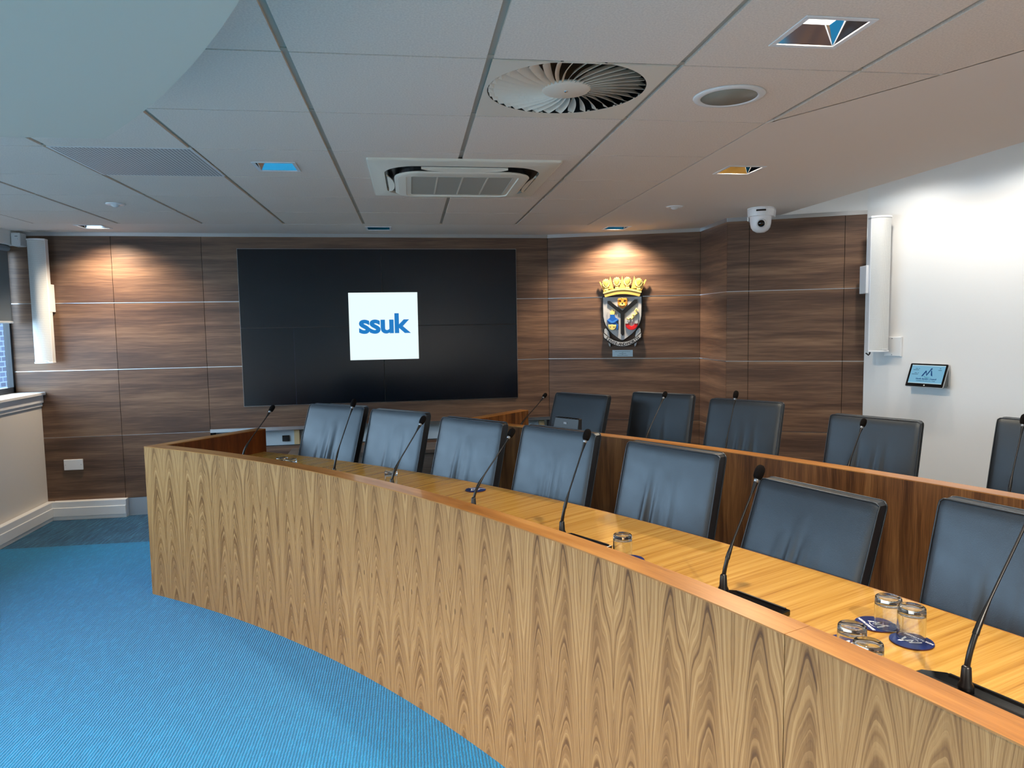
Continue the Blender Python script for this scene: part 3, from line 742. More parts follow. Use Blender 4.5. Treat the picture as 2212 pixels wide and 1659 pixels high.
# pan-tilt camera under the ceiling border
pc = empty('dome_camera', (2.50, 4.93, CEIL), R_(-38), label='white pan-tilt dome camera hanging from ceiling before the right wood panels', cat='camera')
def rprism(mb, pts, z0, z1, taper=1.0, mi=0):
    n = len(pts); vs = [(x, y, z1) for x, y in pts] + [(x * taper, y * taper, z0) for x, y in pts]
    mb.add(vs, [tuple(range(n)), tuple(range(n, 2 * n))[::-1]] + [(i, n + i, n + (i + 1) % n, (i + 1) % n) for i in range(n)], None, mi)
arc_ = [(0.092 * math.cos(R_(a)), 0.092 * math.sin(R_(a))) for a in range(180, 361, 12)]
hous = arc_ + [(0.088, 0.10), (0.055, 0.125), (-0.055, 0.125), (-0.088, 0.10)]
q = MB(); rprism(q, hous, -0.012, -0.0003, 1.0); rprism(q, hous, -0.062, -0.012, 0.96); q.build('mount_housing', MT['gwhite'], pc, bevel=0.003)
q = MB(); q.lathe([(0.0, -0.175), (0.030, -0.171), (0.052, -0.158), (0.066, -0.138), (0.072, -0.112), (0.074, -0.085), (0.0745, -0.063), (0.078, -0.060)], 40); q.build('dome_head', MT['gwhite'], pc)
q = MB(); fr_ = frame((0.018, -0.070, -0.118), (1, 0, 0), (0, -0.25, 1)); q.lathe([(0.0, 0.010), (0.020, 0.008), (0.023, 0.002), (0.026, -0.02)], 28, T=fr_); q.build('lens', MT['gblack'], pc)
q = MB(); q.lathe([(0.026, 0.004), (0.033, 0.0), (0.034, -0.02)], 28, T=fr_); q.build('lens_ring', MT['mwhite'], pc)
q = MB()
for i in range(10):
    a0, a1 = R_(262 + i * 4.2), R_(262 + (i + 1) * 4.2); ra = 0.0915
    q.add([(ra * math.cos(a), ra * math.sin(a), z) for a in (a0, a1) for z in (-0.032, -0.020)], [(0, 2, 3, 1)])
q.build('infrared_window', MT['gblack'], pc, fix=False)
box_obj('connector_panel', (-0.093, -0.083, 0.0, 0.10, -0.085, -0.055), MT['mwhite'], pc)

# ------------------------------------------------------------------ video wall
tv = empty('video_wall', tuple(T_tv @ Vector((1.475, 0.888, 0.001))), label='large black video wall of four joined screens showing ssuk on white', cat='video wall')
Rtv = T0
pw, ph = 1.19, 0.6665
for i in (0, 1):
    for k in (0, 1):
        x0 = -pw + pw * i; z0 = ph * k
        fr_ = MB(); ring(fr_, x0 + .0006, x0 + pw - .0006, z0 + .0006, z0 + ph - .0006, (x0 + .004, x0 + pw - .004, z0 + .004, z0 + ph - .004), 0.0, 0.0125)
        fr_.v = [tuple(Rtv @ Vector(p)) for p in fr_.v]
        pnl = MB(); pnl.box(x0 + .004, x0 + pw - .004, z0 + .004, z0 + ph - .004, 0.0, 0.0115, T=Rtv)
        s = pnl.build('screen_panel', MT['screen'], tv); fr_.build('screen_bezel', MT['bezel'], s)
e_ = MB(); ring(e_, -pw - .0018, pw + .0018, -.0018, 2 * ph + .0018, (-pw, pw, 0, 2 * ph), 0, 0.006); e_.v = [tuple(Rtv @ Vector(p)) for p in e_.v]; e_.build('edge_trim', MT['alu'], tv)
box_obj('lit_logo_square', (1.186 - 1.475, 1.779 - 1.475, 1.262 - .888, 1.846 - .888, 0.0116, 0.0128), MT['logo_white'], tv, T=Rtv)
lt = text_obj('logo_lettering', 'ssuk', 0.235, MT['logo_blue'], Rtv @ Matrix.Translation((0.003, 1.568 - .888, 0.0131)) @ Matrix.Scale(1.10, 4, (1, 0, 0)), tv, bold=0.0068, spacing=0.93)
box_obj('bright_line', (-0.757, -0.755, 0.002, ph - .004, 0.0116, 0.0119), flat('faint_line', (0, 0, 0), 0.4, emit=(16, 22, 52), estr=0.7), tv, T=Rtv)

# ------------------------------------------------------------------ coat of arms (drawn in its own plane, units of 0.6 mm)
K = 0.00060
T_c = T_cr @ Matrix.Translation((0.670, 1.62, 0.001)); loc_c = T_c.to_translation()
ca = empty('coat_of_arms', tuple(loc_c), label='painted coat of arms with gold crown and Y-marked shield on wood wall', cat='coat of arms')
Rc = frame((0, 0, 0), T_cr.to_3x3() @ Vector((1, 0, 0)))
def CP(px, py): return ((px - 719) * K, (829 - py) * K)
def cpoly(name, pts, z0, z1, mat, parent=None, bevel=0.0):
    mb = MB(); mb.prism([CP(*p) for p in pts], z0, z1, T=Rc); return mb.build(name, mat, parent or ca, bevel=bevel)
def shield_pts(dx=0):
    L = [(430 - dx, 560 - dx)]; R = [(1005 + dx, 560 - dx)]
    prof = [(700, 0), (850, 3), (920, 18), (985, 42), (1050, 85), (1110, 140), (1160, 205), (1195, 258)]
    Lp = [(430 - dx + x, y) for y, x in prof]; Rp = [(1005 + dx - x, y) for y, x in prof]
    return L + Lp + [(718, 1212 + dx * 1.4)] + Rp[::-1] + R
cpoly('shield_backing', shield_pts(6), 0.0, 0.030, MT['cblack'])
sf = cpoly('shield_face', shield_pts(-8), 0.030, 0.036, MT['silver'])
cpoly('black_pall', [(505, 622), (540, 622), (718, 772), (900, 608), (937, 608), (935, 655), (748, 815), (746, 1105), (722, 1138), (697, 1105), (695, 815), (505, 660)], 0.036, 0.050, MT['cblack'])
# crown
def arcp(x0, x1, ytop, sag, n=14):
    return [(x0 + (x1 - x0) * i / n, ytop - sag * math.sin(math.pi * i / n)) for i in range(n + 1)]
band = arcp(445, 1000, 488, 52) + arcp(472, 972, 568, 42)[::-1]
cw = empty('crown', (0, 0, 0)); cw.parent = ca
cpoly('crown_backing', arcp(435, 1010, 480, 58) + arcp(462, 985, 572, 46)[::-1], 0.0, 0.036, MT['cblack'], cw)
cpoly('crown_band', band, 0.036, 0.062, MT['gold'], cw)
cpoly('crown_rim', arcp(443, 1002, 500, 52) + arcp(447, 998, 516, 50)[::-1], 0.062, 0.068, MT['palegold'], cw)
cpoly('crown_point', [(385, 340), (400, 338), (480, 462), (452, 485)], 0.03, 0.046, MT['gold'], cw)
cpoly('crown_point', [(1058, 318), (1070, 330), (1000, 480), (950, 462)], 0.03, 0.046, MT['gold'], cw)
for cx_, b in ((546, 448), (719, 438), (895, 446)):
    cpoly('crown_point', [(cx_, 268 if cx_ != 719 else 262), (cx_ + 10, 300), (cx_ + 48, b), (cx_ - 44, b), (cx_ - 8, 300)], 0.034, 0.050, MT['gold'], cw)
for k, (cx_, cy_) in enumerate(((487, 372), (644, 350), (797, 350), (958, 372))):
    dx = (0.10, 0.03, -0.03, -0.10)[k]
    g = empty('wheatsheaf', (0, 0, 0)); g.parent = ca
    pts = []
    for i in range(26):
        a = 2 * math.pi * i / 26; r_ = 1.0 + 0.10 * (1 if i % 2 else -1)
        pts.append((cx_ + 54 * r_ * math.cos(a), cy_ - 62 * r_ * math.sin(a) - 8))
    cpoly('wheat_head', pts, 0.036, 0.058, MT['palegold'], g)
    m_ = MB()
    for i in range(-3, 4):
        m_.tube([Rc @ Vector((*CP(cx_ + i * 4, cy_ + 30), 0.060)), Rc @ Vector((*CP(cx_ + i * 11, cy_ - 15), 0.063)), Rc @ Vector((*CP(cx_ + i * 14, cy_ - 52), 0.058))], 0.0022, 6)
    m_.build('wheat_ears', MT['gold'], g)
    cpoly('wheat_stalk', [(cx_ - 18, cy_ + 40), (cx_ + 18, cy_ + 40), (cx_ + 30, cy_ + 95), (cx_ - 26, cy_ + 95)], 0.036, 0.052, MT['palegold'], g)
# gold leopard face
lf = empty('leopard_face', (0, 0, 0)); lf.parent = ca
cpoly('face', [(655, 600), (670, 585), (700, 588), (720, 578), (745, 588), (775, 584), (792, 600), (796, 670), (770, 712), (722, 746), (678, 712), (652, 670)], 0.036, 0.056, MT['orange'], lf, bevel=0.004)
for p in ((675, 598), (768, 598)): cpoly('ear', [(p[0] - 16, p[1] + 14), (p[0], p[1] - 18), (p[0] + 16, p[1] + 14)], 0.05, 0.062, MT['orange'], lf)
for x in (693, 752): cpoly('eye', [(x - 16, 628), (x, 620), (x + 16, 628), (x, 640)], 0.056, 0.058, MT['cblack'], lf)
cpoly('muzzle', [(690, 665), (722, 645), (757, 665), (765, 692), (722, 705), (682, 692)], 0.056, 0.066, MT['palegold'], lf, bevel=0.003)
cpoly('nose', [(708, 650), (738, 650), (723, 672)], 0.066, 0.069, MT['cblack'], lf)
cpoly('mouth', [(696, 700), (722, 690), (750, 700), (722, 716)], 0.0562, 0.0605, MT['cred'], lf)
random.seed(3)
sp = MB()
for i in range(16):
    a = random.random() * 6.28; rr_ = 44 + random.random() * 18; x, y = 722 + rr_ * math.cos(a) * 1.0, 655 + rr_ * math.sin(a) * 1.05
    sp.prism([CP(x - 5, y), CP(x, y - 6), CP(x + 5, y), CP(x, y + 5)], 0.0555, 0.0572, T=Rc)
sp.build('spots', MT['cblack'], lf)
# blue seated figure charge
bf = empty('blue_figure', (0, 0, 0)); bf.parent = ca
cpoly('robe', [(545, 822), (608, 822), (615, 862), (668, 900), (662, 930), (640, 915), (645, 960), (665, 980), (655, 1050), (638, 1058), (630, 985), (575, 962), (525, 960), (508, 935), (495, 905), (545, 868)], 0.036, 0.056, MT['cblue'], bf, bevel=0.003)
cpoly('blue_crown', [(541, 800), (545, 775), (560, 785), (573, 752), (588, 784), (606, 772), (610, 800), (604, 824), (548, 824)], 0.036, 0.056, MT['palegold'], bf)
cpoly('lower_lion', [(512, 985), (520, 972), (548, 975), (575, 968), (600, 975), (628, 972), (634, 988), (622, 1030), (592, 1052), (555, 1050), (525, 1030)], 0.040, 0.060, MT['palegold'], bf, bevel=0.003)
for p in ((545, 1005), (600, 1005)): cpoly('lion_eye', [(p[0] - 9, p[1]), (p[0], p[1] - 7), (p[0] + 9, p[1]), (p[0], p[1] + 7)], 0.060, 0.062, MT['cblack'], bf)
rb = MB()
for x in (497, 648): rb.tube([Rc @ Vector((*CP(x, 930), 0.042)), Rc @ Vector((*CP(x + 4, 790), 0.042))], 0.0028, 8)
rb.build('staff', MT['silver'], bf)
cpoly('arms', [(500, 905), (520, 890), (575, 925), (640, 895), (655, 905), (600, 945), (560, 948)], 0.056, 0.062, flat('crest_light_blue', (60, 130, 210), .4), bf)
# red hunting horn with gold ribbon
hn_ = empty('hunting_horn', (0, 0, 0)); hn_.parent = ca
outer = [(765 + 90 - 92 * math.cos(R_(a)), 960 + 95 * math.sin(R_(a))) for a in range(0, 181, 12)]
inner = [(765 + 90 - 45 * math.cos(R_(a)), 950 + 48 * math.sin(R_(a))) for a in range(0, 181, 12)]
cpoly('horn', outer + inner[::-1], 0.036, 0.054, MT['cred'], hn_, bevel=0.003)
cpoly('horn_mouth', [(760, 958), (770, 935), (800, 935), (812, 955), (790, 962)], 0.040, 0.058, MT['silver'], hn_)
cpoly('horn_mouth', [(898, 958), (902, 925), (948, 912), (948, 955), (925, 962)], 0.040, 0.058, MT['silver'], hn_)
cord = MB()
for x in (835, 855, 878): cord.tube([Rc @ Vector((*CP(x, 1000), 0.045)), Rc @ Vector((*CP(x - 4, 885), 0.045))], 0.0022, 6)
cord.build('horn_cords', MT['silver'], hn_)
rib = MB(); P = [(790, 885), (812, 900), (840, 872), (858, 895), (885, 862), (868, 830), (905, 838), (935, 812), (905, 780), (925, 745), (945, 775)]
rib.tube([Rc @ Vector((*CP(*p), 0.048 + 0.004 * (i % 2))) for i, p in enumerate(P)], 0.0085, 8); rib.build('gold_ribbon', MT['palegold'], hn_)
# motto scroll
ms = empty('motto_scroll', (0, 0, 0)); ms.parent = ca
def scarc(x0, x1, y0, sag, n=24): return [(x0 + (x1 - x0) * i / n, y0 + sag * (1 - (2 * i / n - 1) ** 2)) for i in range(n + 1)]
cpoly('scroll_backing', scarc(440, 1000, 1090, 135) + scarc(438, 1002, 1165, 137)[::-1], 0.0, 0.040, MT['cblack'], ms)
cpoly('scroll_band', scarc(447, 993, 1100, 132) + scarc(452, 988, 1160, 130)[::-1], 0.040, 0.046, MT['silver'], ms)
for sgn in (1, -1):
    X = lambda x: 719 + sgn * (x - 719)
    cpoly('scroll_curl_backing', [(X(448), 1120), (X(445), 1045), (X(462), 1015), (X(490), 1020), (X(530), 1075), (X(545), 1150), (X(530), 1165)], 0.0, 0.030, MT['cblack'], ms)
    cpoly('scroll_curl', [(X(453), 1090), (X(454), 1045), (X(466), 1026), (X(484), 1030), (X(520), 1080), (X(533), 1150), (X(525), 1158), (X(480), 1115)], 0.030, 0.038, MT['silver'], ms)
    cpoly('scroll_tail', [(X(512), 1238), (X(545), 1262), (X(540), 1300), (X(520), 1280)], 0.0, 0.030, MT['silver'], ms)
motto = 'SENSE-AND-WORTH'; nC = len(motto)
wd = {'W': 1.25, '-': 0.6, 'N': 1.08, 'A': 1.05, 'D': 1.05, 'O': 1.08}
tot = sum(wd.get(c, 1) for c in motto); acc = 0
for c in motto:
    w = wd.get(c, 1); t = (acc + w / 2) / tot; acc += w
    x = 478 + (962 - 478) * t; f_ = (x - 447) / 546; y = 1100 + 132 * (1 - (2 * f_ - 1) ** 2) + 33
    slope = math.atan(132 * (-2) * (2 * f_ - 1) * 2 / 546)
    X_, Y_ = CP(x, y)
    text_obj('motto_letter', c, 0.0335, MT['cblack'], Rc @ Matrix.Translation((X_, Y_, 0.0465)) @ Matrix.Rotation(-slope, 4, 'Z'), ms, bold=0.0009)
# plaque
pq = empty('plaque', tuple(T_cr @ Vector((0.669, 1.277, 0.0))), label='small silver engraved plaque on wood wall under the coat of arms', cat='plaque')
box_obj('plaque_plate', (-0.090, 0.090, -0.029, 0.030, 0.0005, 0.005), MT['plaque'], pq, T=Rc)
q = MB()
for y, w in ((0.017, 0.066), (0.006, 0.006), (-0.001, 0.032), (-0.010, 0.006), (-0.018, 0.046)):
    x = -w
    random.seed(int(w * 9999))
    while x < w:
        l_ = 0.004 + random.random() * 0.006; q.box(x, min(x + l_, w), y - .0014, y + .0014, 0.005, 0.0052, T=Rc); x += l_ + 0.0022
q.build('engraving', MT['ink'], pq)

# ------------------------------------------------------------------ column loudspeakers
def column_speaker(name, origin, rz, h, w, dep, label, back_w=None):
    e = empty(name, origin, rz, label=label, cat='loudspeaker')          # local -y is the front
    n = 14; prof = []
    for i in range(n + 1):
        t = -1 + 2 * i / n; prof.append((t * w / 2, -dep * (0.62 + 0.38 * math.cos(t * math.pi / 2 * 0.9))))
    bodyp = [(-w / 2, 0.0)] + [(-w / 2, -dep * 0.62)] + [(p[0], p[1] + 0.004) for p in prof[1:-1]] + [(w / 2, -dep * 0.62), (w / 2, 0.0)]
    b = MB(); b.prism(bodyp, 0.012, h - 0.012); b.build('cabinet', MT['gwhite'], e)
    g = MB(); vs = []; fs = []; uv = []; acc = 0
    for i, p in enumerate(prof):
        if i: acc += math.dist(prof[i - 1], p)
        vs += [(p[0] * .96, p[1] - 0.001, 0.016), (p[0] * .96, p[1] - 0.001, h - 0.016), acc]
    V = []; A_ = []
    for i in range(len(prof)): V += [vs[3 * i], vs[3 * i + 1]]; A_.append(vs[3 * i + 2])
    for i in range(len(prof) - 1):
        fs.append((2 * i, 2 * i + 2, 2 * i + 3, 2 * i + 1)); uv.append([(A_[i], 0), (A_[i + 1], 0), (A_[i + 1], h), (A_[i], h)])
    g.add(V, fs, uv, smooth=True); g.build('mesh_front', MT['spkmesh'], e, fix=False)
    cp_ = [(-w / 2 - .002, 0.0)] + [(p[0] * 1.03, p[1] - .003) for p in prof] + [(w / 2 + .002, 0.0)]
    for z0, z1 in ((0, .013), (h - .013, h)): c = MB(); c.prism(cp_, z0, z1); c.build('end_cap', MT['gwhite'], e, bevel=.002)
    box_obj('badge', (w * .10, w * .38, -dep * .99, -dep * .93, 0.016, 0.022), MT['gwhite'], e)
    return e
s1 = column_speaker('column_loudspeaker', (-2.912, 6.275, 1.300), R_(2.5), 0.985, 0.130, 0.085, 'tall slim white column loudspeaker on wood wall at far left')
box_obj('wall_bracket', (0.058, 0.0665, -0.045, 0.056, 0.41, 0.63), MT['gwhite'], s1)
box_obj('wall_bracket', (-0.03, 0.03, -0.01, 0.058, 0.45, 0.59), MT['gwhite'], s1)
s2 = column_speaker('column_loudspeaker', (3.335, 4.815, 1.312), R_(-14), 0.962, 0.138, 0.09, 'tall slim white column loudspeaker by the right white wall')
bb = MB(); bb.box(-0.085, -0.060, -0.03, 0.095, 0.42, 0.62); bb.build('wall_bracket', MT['gwhite'], s2, bevel=.003)
bb = MB(); bb.box(-0.03, 0.03, 0.0, 0.075, 0.44, 0.60); bb.build('wall_bracket', MT['gwhite'], s2)
cb = MB(); cb.tube([(-0.02, 0.03, 0.02), (-0.03, 0.02, -0.018), (-0.045, 0.0, -0.026), (-0.055, 0.02, -0.012)], 0.005, 10); cb.build('cable', MT['black'], s2)

# ------------------------------------------------------------------ things on walls
T_wr = frame((C4[0], C4[1], 0), d_wr); Rw = frame((0, 0, 0), d_wr)
e = empty('back_box', tuple(T_wr @ Vector((0.245, 1.347, 0))), label='white double back box on white wall behind the right column loudspeaker', cat='socket')
box_obj('box_body', (-0.075, 0.052, -0.070, 0.070, 0.0, 0.022), MT['gwhite'], e, bevel=.003, T=Rw)
box_obj('cover_plate', (-0.072, 0.049, -0.067, 0.067, 0.022, 0.026), MT['mwhite'], e, bevel=.002, T=Rw)
q = MB(); q.lathe([(0, .002), (.003, .002), (.003, 0)], 10, T=Rw @ Matrix.Translation((-.012, .058, .026))); q.lathe([(0, .002), (.003, .002), (.003, 0)], 10, T=Rw @ Matrix.Translation((-.012, -.058, .026))); q.build('screws', MT['ink'], e)
Rp = frame((0, 0, 0), (1, 0.02, 0))
e = empty('blank_plate', (-2.79, 6.3385, 0.453), label='white double blanking plate low on wood wall at left', cat='socket')
box_obj('plate', (-0.073, 0.073, -0.044, 0.044, 0.0, 0.012), MT['gwhite'], e, bevel=.003, T=Rp)
for x in (-.060, .060):
    q = MB(); q.lathe([(0, .0015), (.0035, .0015), (.0035, 0)], 12, T=Rp @ Matrix.Translation((x, 0, .012))); q.build('screw', MT['alu'], e)
# wall tablet on wedge stand
ta = empty('wall_tablet', tuple(T_wr @ Vector((0.505, 1.152, 0))), label='tablet with blue council screen tilted on a wedge on the white wall', cat='tablet')
tilt = R_(24); Tt = Rw @ Matrix.Translation((0, 0, 0.050)) @ Matrix.Rotation(-tilt, 4, 'X')
hw, hh = 0.130, 0.086
wg = MB(); wg.add([Rw @ Vector(p) for p in ((-.09, -.07, 0), (.118, -.07, 0), (.118, .055, 0), (-.09, .055, 0), (-.09, -.07, .072), (.118, -.07, .072), (.118, .055, .022), (-.09, .055, .022))],
                  [(0, 1, 2, 3), (4, 7, 6, 5), (0, 4, 5, 1), (1, 5, 6, 2), (2, 6, 7, 3), (3, 7, 4, 0)]); wg.build('wedge_mount', flat('wedge_grey', (96, 100, 100), .5), ta)
q = MB(); q.prism(rrect(hw, hh, .008, 4), -0.004, 0.005, T=Tt); q.build('tablet_body', MT['alu'], ta)
q = MB(); q.prism(rrect(hw - .002, hh - .002, .007, 4), 0.005, 0.0065, T=Tt); q.build('bezel', MT['gblack'], ta)
def tb(name, x0, x1, y0, y1, z, mat, par=None): 
    m_ = MB(); m_.box(x0, x1, y0, y1, z, z + .0003, T=Tt); return m_.build(name, mat, par or ta)
sc_ = tb('screen', -.115, .115, -.060, .074, .0066, MT['tab_blue'])
tb('screen_edge', -.115, .115, .0695, .074, .0070, MT['tab_light']); tb('screen_edge', -.115, .115, -.060, -.056, .0070, MT['tab_light'])
q = MB(); q.lathe([(0, .0005), (.005, .0005), (.005, 0)], 16, T=Tt @ Matrix.Translation((.002, -.0735, .0066))); q.build('home_mark', MT['print_white'], ta)
lg = MB()
NA = [[(-.034, -.008), (-.012, .034), (-.006, .034), (.000, .008), (.020, .048), (.016, .048), (.029, .056), (.030, .040), (.026, .044), (.001, -.006), (-.009, .022), (-.024, -.008)],
      [(.024, .036), (.030, .036), (.042, -.006), (.030, .000), (.026, .024)]]
for p in NA: lg.prism(p, .0071, .0074, T=Tt)
lg.build('logo', MT['tab_navy'], sc_)
sw = MB(); sw.prism([(-.016, -.003), (-.010, -.011), (.004, -.015), (.022, -.014), (.036, -.009), (.020, -.0165), (.002, -.018), (-.013, -.013)], .0071, .0074, T=Tt); sw.build('logo_swoosh', MT['tab_teal'], sc_)
text_obj('screen_text', 'North Ayrshire Council', .0145, MT['tab_navy'], Tt @ Matrix.Translation((.004, -.027, .0073)), sc_, bold=.0004)
text_obj('screen_text', 'Comhairle Siorrachd \u00c0ir a Tuath', .0098, MT['tab_grey'], Tt @ Matrix.Translation((.004, -.041, .0073)), sc_, bold=.0001)
q = MB()
for x0, x1, y in ((-.086, -.070, .048), (-.064, -.057, .048), (-.100, -.060, .038), (-.086, -.070, .016), (-.064, -.056, .016), (-.104, -.060, .006), (.072, .094, .040), (.078, .088, .052)):
    q.box(x0, x1, y - .0017, y + .0017, .0071, .0073, T=Tt)
q.build('screen_marks', MT['tab_grey'], sc_)

# ------------------------------------------------------------------ curved benches
UP, WT = 0.88, 0.73
def bench(name, label, r0, r1, rback, corner, end_o, seams, a_end, frontmat, front_seams):
    e = empty(name, (0, 0, 0), label=label, cat='desk')
    a_c = math.degrees(math.atan2(corner[1] - CC.y, corner[0] - CC.x))
    ed = (Vector(end_o) - Vector(corner)).normalized(); nrm = Vector((ed.y, -ed.x))     # towards the seats
    # front panels (veneer only on the outer skin)
    fs_ = [a_c] + front_seams + [a_end]
    for i in range(len(fs_) - 1):
        m = MB(); arc_block(m, r0, r0 + 0.022, fs_[i] - (.008 if i else 0), fs_[i + 1] + .008, 0.0, UP - 0.002); m.build('front_panel', frontmat, e)
    m = MB(); arc_block(m, r0 + 0.022, r1 - 0.006, a_c - 0.45, a_end, 0.0, UP - 0.004); m.build('core', MT['inner'], e)
    m = MB(); arc_block(m, r1 - 0.006, r1, a_c - 0.5, a_end, WT - 0.06, UP - 0.004, mode='front'); m.build('inner_lining', MT['inner'], e)
    cs_ = [a_c] + seams + [a_end]
    for i in range(len(cs_) - 1):
        m = MB(); arc_block(m, r0 - 0.0006, r1 + 0.0006, cs_[i] - (.006 if i else 0), cs_[i + 1] + .006, UP - 0.004, UP, mode='front'); m.build('lipping', MT['cap'], e)
    # worktop
    m = MB(); arc_block(m, r1, rback, a_c - 1.0, a_end, WT - 0.035, WT, n=60, mode='radial'); m.build('worktop', MT['top'], e)
    m = MB(); arc_block(m, rback, rback + .004, a_c - 1.0, a_end, WT - 0.036, WT + .0004, n=60); m.build('worktop_edge', MT['cap'], e)
    # end panel
    c3 = Vector((corner[0], corner[1], 0)); E3 = Vector((end_o[0], end_o[1], 0)); L = (E3 - c3).length; th = 0.080
    T = frame(c3, (ed.x, ed.y, 0))                       # local x along, y up, z = horizontal normal
    zs = 1 if T.to_3x3().col[2].to_2d().dot(nrm) > 0 else -1
    m = MB(); m.box(0, L, 0, UP - .004, *sorted((0, zs * th)), T=T)
    m.uv = [[(v, u) for u, v in f] if False else f for f in m.uv]; m.build('end_panel', MT['inner'] if rback < 8 else frontmat, e)
    m = MB(); m.box(-0.0, L + .0006, UP - .0042, UP + .0004, *sorted((0, zs * th)), T=T); m.build('lipping', MT['cap'], e)
    # supports under the worktop
    for a in ((47.75, 43.3, 38.55, 33.6, 28.1, 17.0, 8.0) if rback < 8 else (41.2, 37.5, 32.8, 23.0, 12.0)):
        m = MB(); arc_block(m, r1, r1 + 0.15, a - .12, a + .12, 0.5, WT - 0.035, n=1); m.build('support', MT['inner'], e)
    return e
def swap_uv(o):
    ul = o.data.uv_layers[0].data
    for d in ul: d.uv = (d.uv[1], d.uv[0])
b1 = bench('curved_bench', 'long curved front bench with pale figured walnut face on blue carpet', 6.72, 6.80, 7.49, (-1.547, 4.397), (-1.045, 5.03), [40.7, 33.2, 21.48], 2.0, MT['front'], [21.48])
b2_ = bench('curved_bench', 'second curved bench of walnut with shade in its colour behind the front chairs', 8.40, 8.48, 9.10, (0.275, 5.06), (0.842, 5.60), [41.6, 30.5], 2.0, MT['rear'], [36.0])
for o in bpy.data.objects:
    if o.name.split('.')[0] in ('end_panel', 'core', 'inner_lining', 'support') : swap_uv(o)
    if o.name.split('.')[0] == 'end_panel' and o.parent == b2_: swap_uv(o)

# low grey sideboard beyond the front bench
sb = empty('sideboard', (-0.40, 6.12, 0), R_(1.7), label='low grey-brown sideboard under the video wall behind the front chairs', cat='sideboard')
box_obj('sideboard_top', (-0.62, 1.05, -0.20, 0.17, 0.50, 0.53), MT['bench'], sb, bevel=.002)
box_obj('sideboard_body', (-0.60, 1.03, -0.18, 0.16, 0.0, 0.50), MT['bench'], sb)

# ------------------------------------------------------------------ chairs
def chair(x, y, th, ztop, rake, label, group, seed):
    """x,y: top centre of the front of the backrest; th: azimuth of the outward direction"""
    rnd = random.Random(seed)
    tr_ = math.tan(R_(rake)); H = ztop; W = 0.475
    zb = 0.44; setb = 0.36                                            # seat centre sits ahead of the backrest top
    f = Vector((-math.cos(R_(th)), -math.sin(R_(th)), 0))
    org = Vector((x, y, 0)) + f * setb
    e = empty('leather_chair', tuple(org), R_(th) + math.pi, label=label, cat='chair', group=group)   # local +x = forward
    xt = -setb; thk = 0.052
    nu, nv = 40, 44; folds = [(rnd.uniform(-.10, .09), rnd.uniform(.010, .020), rnd.uniform(.34, .52), rnd.uniform(.5, 1.1)) for _ in range(rnd.choice((3, 4, 5)))]
    lean = rnd.uniform(-.2, .2)
    def P(u, v, side):
        s = -1 + 2 * u; z = zb + (H - zb) * v
        yy = s * W / 2 * (1.0 + 0.01 * math.sin(math.pi * v)); rr = 0.020
        top = max(0, (v - (1 - rr / (H - zb))) / (rr / (H - zb)))
        edge = max(0, (abs(s) - (1 - 2 * rr / W)) / (2 * rr / W))
        z -= 0.010 * edge ** 2 * top
        xx = xt + (H - z) * tr_
        if side:
            bul = 0.010 * (1 - s ** 2) ** .6 * math.sin(math.pi * min(1, max(0, v * .95 + .05))) + .004 * (1 - s ** 4)
            xx += bul - 0.004 * edge ** 2 - 0.004 * top
            for c, w_, vh, am in folds:
                vv = v
                if vv < vh + .35:
                    k = max(0, 1 - max(0, vv - .1) / (vh + .25)); dsl = (s * W / 2 - c - lean * (v - .1) * .2)
                    xx += am * 0.016 * k * (math.exp(-(dsl / w_) ** 2) - .8 * math.exp(-((dsl - w_ * 1.5) / (w_ * .8)) ** 2))
        else: xx -= thk - 0.006 * edge ** 2 - .006 * top
        return Vector((xx, yy, z))
    mb = MB()
    for side in (1, 0):
        g = [P(i / nu, j / nv, side) for j in range(nv + 1) for i in range(nu + 1)]
        mb.add(g, [(j * (nu + 1) + i, j * (nu + 1) + i + 1, (j + 1) * (nu + 1) + i + 1, (j + 1) * (nu + 1) + i) for j in range(nv) for i in range(nu)], smooth=True)
    rim = [(i / nu, 0) for i in range(nu)] + [(1, j / nv) for j in range(nv)] + [(1 - i / nu, 1) for i in range(nu)] + [(0, 1 - j / nv) for j in range(nv)]
    n = len(rim); A_ = [P(u, v, 1) for u, v in rim]; B_ = [P(u, v, 0) for u, v in rim]
    mb.add(A_ + B_, [(k, (k + 1) % n, n + (k + 1) % n, n + k) for k in range(n)], smooth=False)
    back = mb.build('backrest', MT['leather'], e, weld=False)
    for side in (1, 0):
        pp = [P(u, v, side) + Vector((.0015 if side else -.0015, 0, 0)) for u, v in [(0, j / nv) for j in range(nv)] + [(i / nu, 1) for i in range(nu)] + [(1, 1 - j / nv) for j in range(nv)]]
        for p in pp: p.y *= 1.004
        t = MB(); t.tube(pp, 0.0028, 7); t.build('piping', MT['leather'], back)
    # seat cushion
    s = MB(); hx0, hx1 = xt + (H - zb) * tr_ - .02, xt + (H - zb) * tr_ + 0.415
    lps = []
    for z, ins in ((0.385, .012), (0.392, .003), (0.40, 0), (0.455, 0), (0.470, .008), (0.476, .03)):
        lps.append([(hx0 + (hx1 - hx0) * .5 + px, py, z) for px, py in rrect((hx1 - hx0) / 2 - ins, W / 2 - .018 - ins, .035, 5)])
    loop_loft(s, lps, smooth=True); s.add(lps[0], [tuple(range(len(lps[0])))[::-1]]); s.add(lps[-1], [tuple(range(len(lps[-1])))]); s.build('seat', MT['leather'], e)
    for sx in (hx0 + .05, hx1 - .05):
        for sy in (-W / 2 + .04, W / 2 - .04):
            t = MB(); t.tube([(sx, sy, .39), (sx, sy, 0.0)], [.019, .015], 12); t.build('leg', MT['black'], e)
    return e
